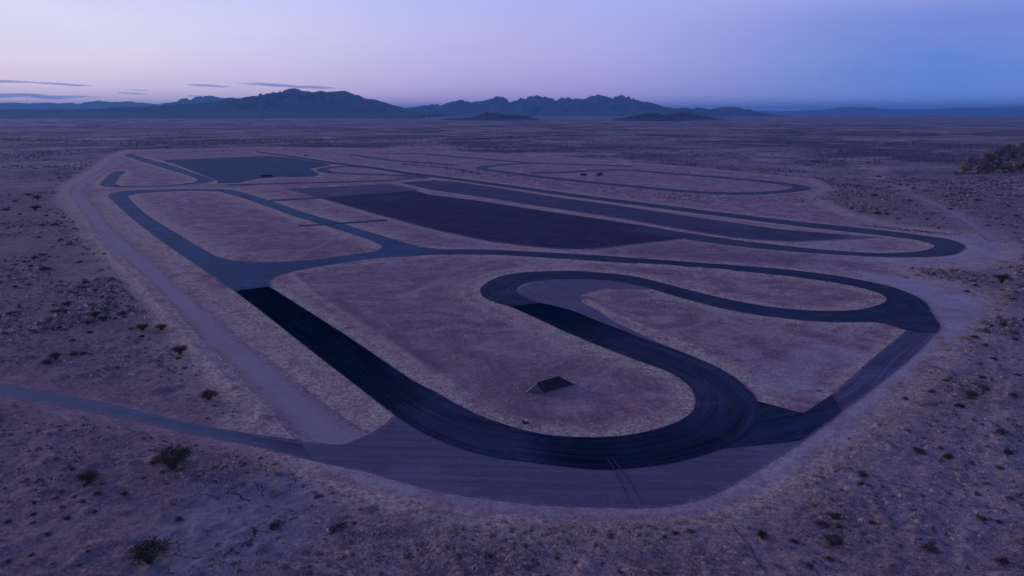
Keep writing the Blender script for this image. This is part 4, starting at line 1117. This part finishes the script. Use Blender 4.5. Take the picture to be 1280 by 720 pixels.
D, P_, T, R_ = 'dark', 'pale', 'tan', 'rust'
SMALL = {
D: [(7,263,10),(52,282,8),(68,282,9),(49,297,8),(42,323,11),(53,319,9),(67,309,7),(36,244,8),(18,252,7),(20,331,6),(39,333,8),(18,359,8),(36,354,8),(100,328,8),(107,352,11),(122,350,8),(104,361,9),(120,364,7),(67,382,9),(84,381,14),(137,381,7),(69,390,12),(82,389,9),(153,393,12),(11,391,9),(109,404,11),(129,400,13),(74,410,8),(83,412,8),(112,416,9),(90,426,10),(93,443,12),(103,441,9),(59,450,13),(177,421,9),(224,448,10),(232,460,9),(164,411,8),(57,337,16),(47,259,6),(25,268,6),(62,262,5),(76,300,7),(86,306,8),(95,300,6),(110,312,7),(130,318,6),(94,286,7),(80,272,6),(58,270,7),
    (10,651,10),(42,628,9),(41,644,9),(42,654,8),(78,635,9),(93,622,9),(104,629,10),(122,619,10),(128,607,8),(60,668,11),(110,691,8),(40,694,8),(157,620,12),(224,649,12),(119,640,9),(50,600,8),(91,587,9),(90,571,5),(77,615,8),(70,623,8),(84,648,12),(99,705,8),(192,577,12),(10,702,9),(66,705,6),
    (830,671,9),(844,667,11),(862,664,11),(776,716,7),(611,697,14),(697,698,9),(424,660,22),(443,654,8),(346,657,20),
    (1261,567,17),(1250,586,11),(1186,572,16),(1080,594,16),(1077,606,14),(1027,656,16),(1050,659,9),(1090,654,9),(1229,472,12),(1231,485,16),(1243,450,8),(1267,495,12),(1200,508,14),(1165,490,9),(1131,499,9),(1254,541,18),(1219,422,12),(1266,374,9),(1220,357,10),(1227,649,14),(1250,652,10),(1096,621,6),(1012,707,14),(1255,704,18),(992,677,12),(1181,477,11),(1269,424,10),(1231,432,9),(1273,469,12),(1024,489,6),(1255,407,10),(1209,365,9),
    (1073,233,9),(1104,227,5),(1112,234,6),(1123,239,7),(1125,231,8),(1134,232,5),(1142,236,6),(1158,239,6),(1182,246,6),(1223,251,8),(1188,262,7),(1093,245,10),(1097,236,5),(1137,251,6),(1064,261,6),(1076,265,6),(1097,267,12),(1109,268,6),(1120,262,7),(1123,274,7),(1159,274,7),(1166,282,5),(1183,280,5),(1235,282,7),(1174,285,5),(1098,221,6),(1060,249,5),(1270,270,7),(1262,258,6),(1205,242,5)],
P_: [(265,598,10),(303,607,15),(341,617,20),(384,635,10),(329,687,25),(464,637,22),(441,666,11),(429,685,11),(411,705,13),(382,690,19),(345,706,9),(374,716,14),(450,702,12),(273,691,13),(252,717,11),(516,708,17),(542,716,19),(519,681,13),(508,688,11),(581,682,14),(626,699,14),(632,711,11),(664,707,12),(669,690,11),(741,664,13),(763,669,13),(808,669,11),(795,707,13),(930,684,17),(904,701,9),(921,699,9),(922,714,15),(936,660,9),(1051,624,10),(1163,504,19),(1100,601,11),(1135,597,10),(970,707,16),(1115,713,22),(1235,710,16),(1278,660,12),(1272,676,16),(1230,402,13),(1223,414,12),(1228,404,10),(1187,471,10),(1168,459,10),(995,642,9),(67,684,8),(27,706,10),(110,683,8),(157,640,7),(1249,388,11),(1150,506,10)],
T: [(514,627,6),(523,629,5),(538,638,9),(561,640,8),(566,656,8),(564,663,9),(577,670,9),(609,655,8),(630,652,9),(652,651,9),(665,659,9),(681,652,7),(700,657,11),(714,659,10),(698,679,9),(647,668,11),(755,657,7),(778,656,7),(795,657,9),(804,656,9),(822,656,8),(832,655,7),(847,653,9),(857,652,9),(876,648,9),(885,647,7),(812,713,12),(830,709,8),(844,708,8),(943,640,11),(960,634,8),(1050,584,11),(1019,596,7),(1039,600,8),(995,613,9),(1019,629,12),(1100,530,8),(1093,543,9),(1205,423,13),(1222,413,13),(1178,447,8),(1182,437,10),(1147,461,9),(1151,453,9),(1125,479,7),(1249,380,15),(1258,369,15),(1146,344,9),(1131,347,10),(1251,327,12),(1276,331,10),(340,588,9),(351,591,9),(366,598,8),(905,645,8),(920,641,7),(735,656,7),(726,661,8),(640,660,7),(596,662,6),(548,651,6)],
R_: [(744,683,9),(1035,699,16),(1165,688,23),(1147,564,18),(1143,560,8)],
}
WORD = {D: 'dark shrub', P_: 'pale grey shrub', T: 'dry tan grass tuft', R_: 'rust brown shrub'}
NAME = {D: 'dark_shrub', P_: 'pale_shrub', T: 'grass_tuft', R_: 'rust_shrub'}
CAT = {D: 'shrub', P_: 'shrub', T: 'grass tuft', R_: 'shrub'}
MESH = {D: DARKS, P_: PALES, T: TUFTS, R_: RUSTS}
def zone(px, py):
    if px < 240 and py < 480:
        if py < 290: return 'on the upper left flat near the far left bend'
        if py < 345: return 'on the left flat level with the blue left straight'
        if px > 95: return 'on the left flat close to the perimeter road'
        return 'on the left flat near the left picture edge above the access road'
    if px < 490:
        if px > 240: return 'around the cracked mud below the access road'
        return 'on the bottom left slope below the access road' if py > 610 else 'just below the access road at far left'
    if px < 900 and py > 560:
        return 'on the sandy verge right under the bottom bend' if py < 675 else 'along the bottom picture edge below the bottom bend'
    if py > 400:
        if py > 630: return 'at the bottom right below the diagonal road'
        if py > 540: return 'on the bare gritty ground at lower right'
        return 'right of the diagonal road and its junction'
    if py > 300: return 'near the outer edge of the right hairpins'
    return 'left of the dirt road near the boulder pile' if px < 1150 else 'right of the dirt road below the boulder pile'
cnt = 0
for kind, lst in SMALL.items():
    for (px, py, w) in lst:
        x, y, z = plant_pos(px, py)
        s = w / ppm(px, py) * (1.3 if kind == D else 1.2)
        o = link(NAME[kind], MESH[kind][cnt % len(MESH[kind])])
        o.location = (x, y, z - 0.02)
        hs = random.uniform(0.75, 1.15)
        o.scale = (s, s * random.uniform(0.8, 1.1), s * hs)
        o.rotation_euler.z = random.uniform(0, 6.28)
        sw = 'tiny' if w < 8 else ('small' if w < 12 else 'wide')
        lab = sw + ' ' + WORD[kind] + ' ' + zone(px, py)
        if kind == R_:
            lab = {744: 'small rust brown shrub on the verge below the bottom bend', 1035: 'reddish shrub just below the large scrubby bush at bottom right', 1165: 'isolated rust brown shrub on the bare ground at bottom right', 1147: 'brown flat shrub on the ground right of the diagonal road', 1143: 'small brown shrub touching the brown flat shrub right of diagonal road'}[px]
        tag(o, lab, CAT[kind], (sw + ' ' if kind != R_ else '') + WORD[kind] + 's ' + zone(px, py))
        cnt += 1
# row of dark shrubs by the short far track line
for i in range(9):
    px = 516 + i * 3.1 + (1.5 if i > 5 else 0)
    x, y, z = plant_pos(px, 203.6 + i * 0.12)
    o = link('dark_shrub', DARKS[i % 4]); o.location = (x, y, z - 0.03)
    s = random.uniform(1.8, 2.6); o.scale = (s, s, s * random.uniform(0.9, 1.3)); o.rotation_euler.z = i
    tag(o, 'dark shrub in the tight row beside the short far track line', 'shrub', 'dark shrubs in a row at the far track')
# leaning dead tree beyond the paddock
x, y, z = plant_pos(356, 187.0)
dt = empty('dead_tree', (x, y, z)); tag(dt, 'tiny leaning dead tree beyond the far end of the paddock', 'tree')
def limb(name, pts, rads, parent):
    bm = bmesh.new(); prev = None
    for p, r in zip(pts, rads):
        ring = [bm.verts.new(Vector(p) + Vector((math.cos(q * 1.047) * r, math.sin(q * 1.047) * r, 0))) for q in range(6)]
        if prev:
            for q in range(6): bm.faces.new((prev[q], prev[(q + 1) % 6], ring[(q + 1) % 6], ring[q]))
        prev = ring
    obj_bm(name, bm, M_STEM, parent)
limb('trunk', [(0,0,-.1),(-.05,0,1.2),(-.3,0,2.4),(-1.0,0,3.6),(-1.5,0,4.1)], [.22,.19,.16,.12,.05], dt)
limb('limb', [(-.1,0,1.5),(.4,.1,2.2),(.6,.2,3.0)], [.1,.07,.03], dt)
limb('limb', [(-.4,0,2.6),(-.5,.3,3.3),(-.3,.5,4.0)], [.1,.06,.02], dt)

# ------------------------------------------------------------------ uncounted scrub and pebbles
def scatter(n, r0, r1, az, dmin, seed, clump):
    rng = np.random.default_rng(seed)
    a = rng.uniform(-az, az, n); u = rng.random(n)
    r = r0 * (r1 / r0) ** u if r1 / r0 > 4 else r0 + (r1 - r0) * u
    x = r * np.sin(a); y = r * np.cos(a)
    keep = fbm(x / clump, y / clump, seed, 3) + rng.uniform(-.11, .11, n) > 0.51
    x, y = x[keep], y[keep]
    z, d = ground_z(x, y)
    k = d > dmin
    return x[k], y[k], z[k], rng
def tuft_cloud(x, y, z, rng, size, tint, blades, hgt):
    """low ragged domes: a skirt of leaves leaning out round a raised middle"""
    n = len(x); s = size[:, None]
    a = (np.arange(blades)[None, :] + rng.uniform(-.4, .4, (n, blades))) * 2 * math.pi / blades + rng.uniform(0, 6.28, (n, 1))
    r = rng.uniform(.32, .62, (n, blades)) * s
    h = rng.uniform(.55, 1.0, (n, 1)) * s * hgt
    d = 2.2 / blades
    def pt(aa, rr, hh):
        return np.stack([x[:, None] + np.cos(aa) * rr, y[:, None] + np.sin(aa) * rr, z[:, None] + hh + 0 * aa], -1)
    b0 = pt(a - d, r, -0.04); b1 = pt(a + d, r, -0.04)
    t = pt(a + rng.uniform(-.6, .6, a.shape), r * rng.uniform(0.0, .45, a.shape), h * rng.uniform(.6, 1.15, a.shape))
    V = np.stack([b0, b1, t], 2).reshape(-1, 3)
    return V, np.repeat(tint, blades * 3, 0)
VV = []; CC = []
def add_cloud(x, y, z, rng, lo, hi, pal, blades, hgt):
    n = len(x)
    if n == 0: return
    size = rng.uniform(0, 1, n) ** 2 * (hi - lo) + lo
    pal = np.array(pal); idx = rng.integers(len(pal), size=n)
    tint = pal[idx] * rng.uniform(.75, 1.25, (n, 1))
    V, C = tuft_cloud(x, y, z, rng, size, tint, blades, hgt)
    VV.append(V); CC.append(C)
AZ = math.radians(42)
PAL_NEAR = [(.50,.36,.28),(.58,.42,.32),(.30,.22,.19),(.11,.08,.075),(.68,.50,.38),(.13,.095,.085),(.46,.34,.29)]
PAL_FAR = [(.10,.08,.078),(.14,.11,.10),(.08,.066,.066),(.20,.155,.14)]
x, y, z, rng = scatter(52000, 50, 190, AZ, 1.5, 41, 9.0); add_cloud(x, y, z, rng, .14, .75, PAL_NEAR, 8, .55)
x, y, z, rng = scatter(120000, 150, 430, AZ, 2.5, 43, 14.0); add_cloud(x, y, z, rng, .3, 1.5, PAL_NEAR + PAL_FAR[1:], 7, .5)
x, y, z, rng = scatter(90000, 400, 2600, AZ, 6, 47, 40.0); add_cloud(x, y, z, rng, .7, 2.4, PAL_FAR + [(.26,.19,.165)], 6, .55)
# scrub-lined washes on the far plain
WASH = [([(-40,158.6),(90,158.6),(160,157),(320,154.6),(420,153)],1500,1.0),([(590,173.4),(640,171.6),(700,170.2),(800,169.6),(920,171.2)],900,.7),([(880,160.5),(1000,165),(1100,170),(1170,168.4),(1300,167)],900,.8),([(1175,184.2),(1225,185),(1275,185.4)],160,.3),([(1105,180.6),(1130,177.6),(1160,175.4)],120,.5),([(380,183.6),(410,182.8),(460,184)],200,.4),([(0,174),(40,175),(80,176),(120,177.4)],420,1.6),([(560,173),(600,174),(660,173)],300,.6),([(700,178),(850,176),(990,180)],260,1.2),([(640,247.2),(700,236.6),(760,244.6),(820,250)],0,.5),([(570,214),(640,222),(720,233),(800,241),(900,251)],700,4.0),([(500,205),(560,210),(600,217)],260,1.2),([(820,243),(900,247.5),(1000,250),(1060,248)],300,4.0),([(1080,282),(1140,288.5),(1200,293)],110,1.2),([(150,180),(240,181),(330,176),(420,178)],700,2.5)]
rngw = np.random.default_rng(91)
for pts, n, spread in WASH:
    if n == 0: continue
    P = catmull(pts, 12)
    t = rngw.random(n) * (len(P) - 1); i = np.minimum(t.astype(int), len(P) - 2); f = (t - i)[:, None]
    q = P[i] * (1 - f) + P[i + 1] * f
    q[:, 1] += rngw.normal(0, spread * 0.6, n)
    q[:, 1] = np.maximum(q[:, 1], 146)
    wx_, wy_ = at(q[:, 0], q[:, 1])
    zz, dd = ground_z(wx_, wy_)
    rr_ = np.hypot(wx_, wy_)
    big = np.clip(rr_ / 700, 0.5, 1.3)
    m = dd > -1e9
    size_hi = 3.2
    n_ = len(wx_)
    size = rngw.uniform(.35, 1.0, n_) ** 1.5 * 2.3 * big
    pal = np.array(PAL_FAR); tint = pal[rngw.integers(3, size=n_)] * rngw.uniform(.6, 1.0, (n_, 1))
    V, C = tuft_cloud(wx_, wy_, zz, rngw, size, tint, 7, .45)
    VV.append(V); CC.append(C)
# pale tufts crowding the verge round the bottom bend
VERGE = [([(470,618),(560,641),(640,653),(720,660),(800,660),(872,653),(938,634),(1010,604),(1072,560),(1122,518),(1172,470),(1210,432),(1246,397)],1000,4.5),([(690,655),(760,668),(820,664)],260,10),([(640,700),(560,690),(520,690)],160,12),([(258,452),(300,500),(330,535)],170,2.0),([(110,292),(150,330),(190,370),(240,432)],260,1.5),([(368,346),(400,371),(470,418),(560,478)],420,1.6),([(740,379),(800,405),(870,434),(920,452)],260,3),([(760,366),(860,392),(960,408),(1060,414)],240,2.5),([(700,524),(780,534),(830,524),(850,505)],200,3),([(560,505),(620,525),(690,540)],200,2.5),([(165,285),(230,335),(300,392),(380,455),(450,512)],1300,7),([(125,262),(160,292),(210,335)],300,4),([(180,258),(240,295),(300,322),(400,320),(460,310)],350,3),([(560,350),(570,372),(640,404),(760,455)],260,3),([(900,480),(960,470),(1040,455)],300,14),([(600,420),(560,440),(640,480),(740,470),(800,490)],300,16),([(1000,322),(900,313),(860,305)],260,1.5),([(840,333),(940,341),(1050,356),(1090,372),(1040,386)],420,2),([(1240,330),(1262,345),(1262,370),(1250,395)],160,5)]
for pts, n, spread in VERGE:
    P = catmull(pts, 10)
    t = rngw.random(n) * (len(P) - 1); i = np.minimum(t.astype(int), len(P) - 2); f = (t - i)[:, None]
    q = P[i] * (1 - f) + P[i + 1] * f
    q[:, 1] += rngw.normal(0, spread, n); q[:, 0] += rngw.normal(0, spread, n)
    wx_, wy_ = at(q[:, 0], q[:, 1]); zz, dd = ground_z(wx_, wy_)
    ok = np.ones(n, bool)
    for p in PAVED:
        ok &= poly_sdf(wx_, wy_, p, 2.0) > 0.25
    wx_, wy_, zz = wx_[ok], wy_[ok], zz[ok]; n = len(wx_)
    size = rngw.uniform(.10, .42, n)
    pal = np.array([(.72,.50,.35),(.62,.44,.33),(.80,.58,.42),(.55,.40,.31)])
    V, C = tuft_cloud(wx_, wy_, zz, rngw, size, pal[rngw.integers(4, size=n)], 9, .7)
    VV.append(V); CC.append(C)
V = np.vstack(VV); C = np.vstack(CC)
me = mesh_np('desert_scrub', V, np.arange(len(V), dtype=np.int32).reshape(-1, 3), M_SCRUB)
attr_col(me, 'tint', C)
tag(link('desert_scrub', me), 'countless low dry tufts and scrub dotted over the desert floor', kind='stuff')

# ------------------------------------------------------------------ thin evening clouds
m, nt = new_mat('cloud_vapour'); N = NT(nt)
pv = N.n('ShaderNodeVolumePrincipled'); pv.inputs['Color'].default_value = (0.80, 0.82, 0.92, 1); pv.inputs['Density'].default_value = 0.0008; pv.inputs['Anisotropy'].default_value = 0.2
o_ = N.n('ShaderNodeOutputMaterial'); N.l(pv.outputs[0], o_.inputs['Volume'])
M_CLOUD = m
def cloud(px0, px1, py0, py1, th, label, seed, Dc=52000.0):
    """flat lens of vapour between two traced ends"""
    from mathutils import noise as mn
    ends = []
    for px, py in ((px0, py0), (px1, py1)):
        dx, dy, dz = ray(px, py); s = Dc / dy
        ends.append(Vector((dx * s, Dc, CAM_H + dz * s)))
    a, b = ends
    L = (b - a).length; hz = th / FOC * Dc
    bm = bmesh.new(); bmesh.ops.create_uvsphere(bm, u_segments=64, v_segments=16, radius=1.0)
    ax = (b - a).normalized()
    for v in bm.verts:
        c = v.co.copy()
        k = max(0.0, 1 - c.x * c.x)
        wob = 0.55 + 0.9 * abs(mn.noise(Vector((c.x * 5 + seed, seed * 1.3, 0)))) + 0.5 * mn.noise(Vector((c.x * 13, seed, 2)))
        v.co = Vector((c.x * L / 2, c.y * 1600 * (0.5 + 0.5 * k), c.z * hz / 2 * max(0.12, wob) + hz * 0.5 * mn.noise(Vector((c.x * 3.0, seed, 5))) * k))
    for f in bm.faces: f.smooth = True
    me = bpy.data.meshes.new('cloud'); bm.to_mesh(me); bm.free(); me.materials.append(M_CLOUD)
    o = link('cloud', me); o.location = (a + b) / 2
    o.rotation_euler = (0, -math.atan2(ax.z, ax.x), 0)
    tag(o, label, 'cloud', 'thin evening clouds low on the left')
cloud(-90, 45, 99.6, 102.6, 4.2, 'thin grey streak of cloud touching the left edge, upper of two', 1.0)
cloud(30, 117, 102.4, 107.6, 2.6, 'thin trailing tail of cloud right of the upper left streak', 2.0)
cloud(-110, 128, 118.0, 121.6, 6.0, 'long soft grey cloud bank just above the far left ridges', 3.0)
cloud(148, 182, 115.8, 117.8, 2.2, 'tiny cloud sliver between the left streaks and the long wisp', 4.0)
cloud(164, 182, 112.4, 113.0, 1.6, 'tiniest cloud sliver above the tiny sliver', 5.0)
cloud(232, 286, 105.8, 108.2, 2.8, 'short thin cloud wisp left of the long wisp', 6.0)
cloud(294, 428, 104.0, 110.8, 4.4, 'long thin blue grey cloud wisp above the broad mountain', 7.0)
cloud(236, 262, 119.6, 121.4, 2.2, 'small cloud sliver beside the pale ridge left of the mountain', 8.0)

# ------------------------------------------------------------------ haze
HAZE_TOP = 300.0
bm = bmesh.new(); hexa(bm, [(-39000,-37500,-8),(39000,-37500,-8),(39000,37500,-8),(-39000,37500,-8),(-39000,-37500,HAZE_TOP),(39000,-37500,HAZE_TOP),(39000,37500,HAZE_TOP),(-39000,37500,HAZE_TOP)])
m, nt = new_mat('haze_air'); N = NT(nt)
pv = N.n('ShaderNodeVolumePrincipled'); pv.inputs['Color'].default_value = (0.24, 0.58, 1.0, 1); pv.inputs['Density'].default_value = 7.5e-5; pv.inputs['Anisotropy'].default_value = 0.30
o_ = N.n('ShaderNodeOutputMaterial'); N.l(pv.outputs[0], o_.inputs['Volume'])
tag(obj_bm('haze', bm, m, None), 'blue evening haze over the plain', kind='stuff')
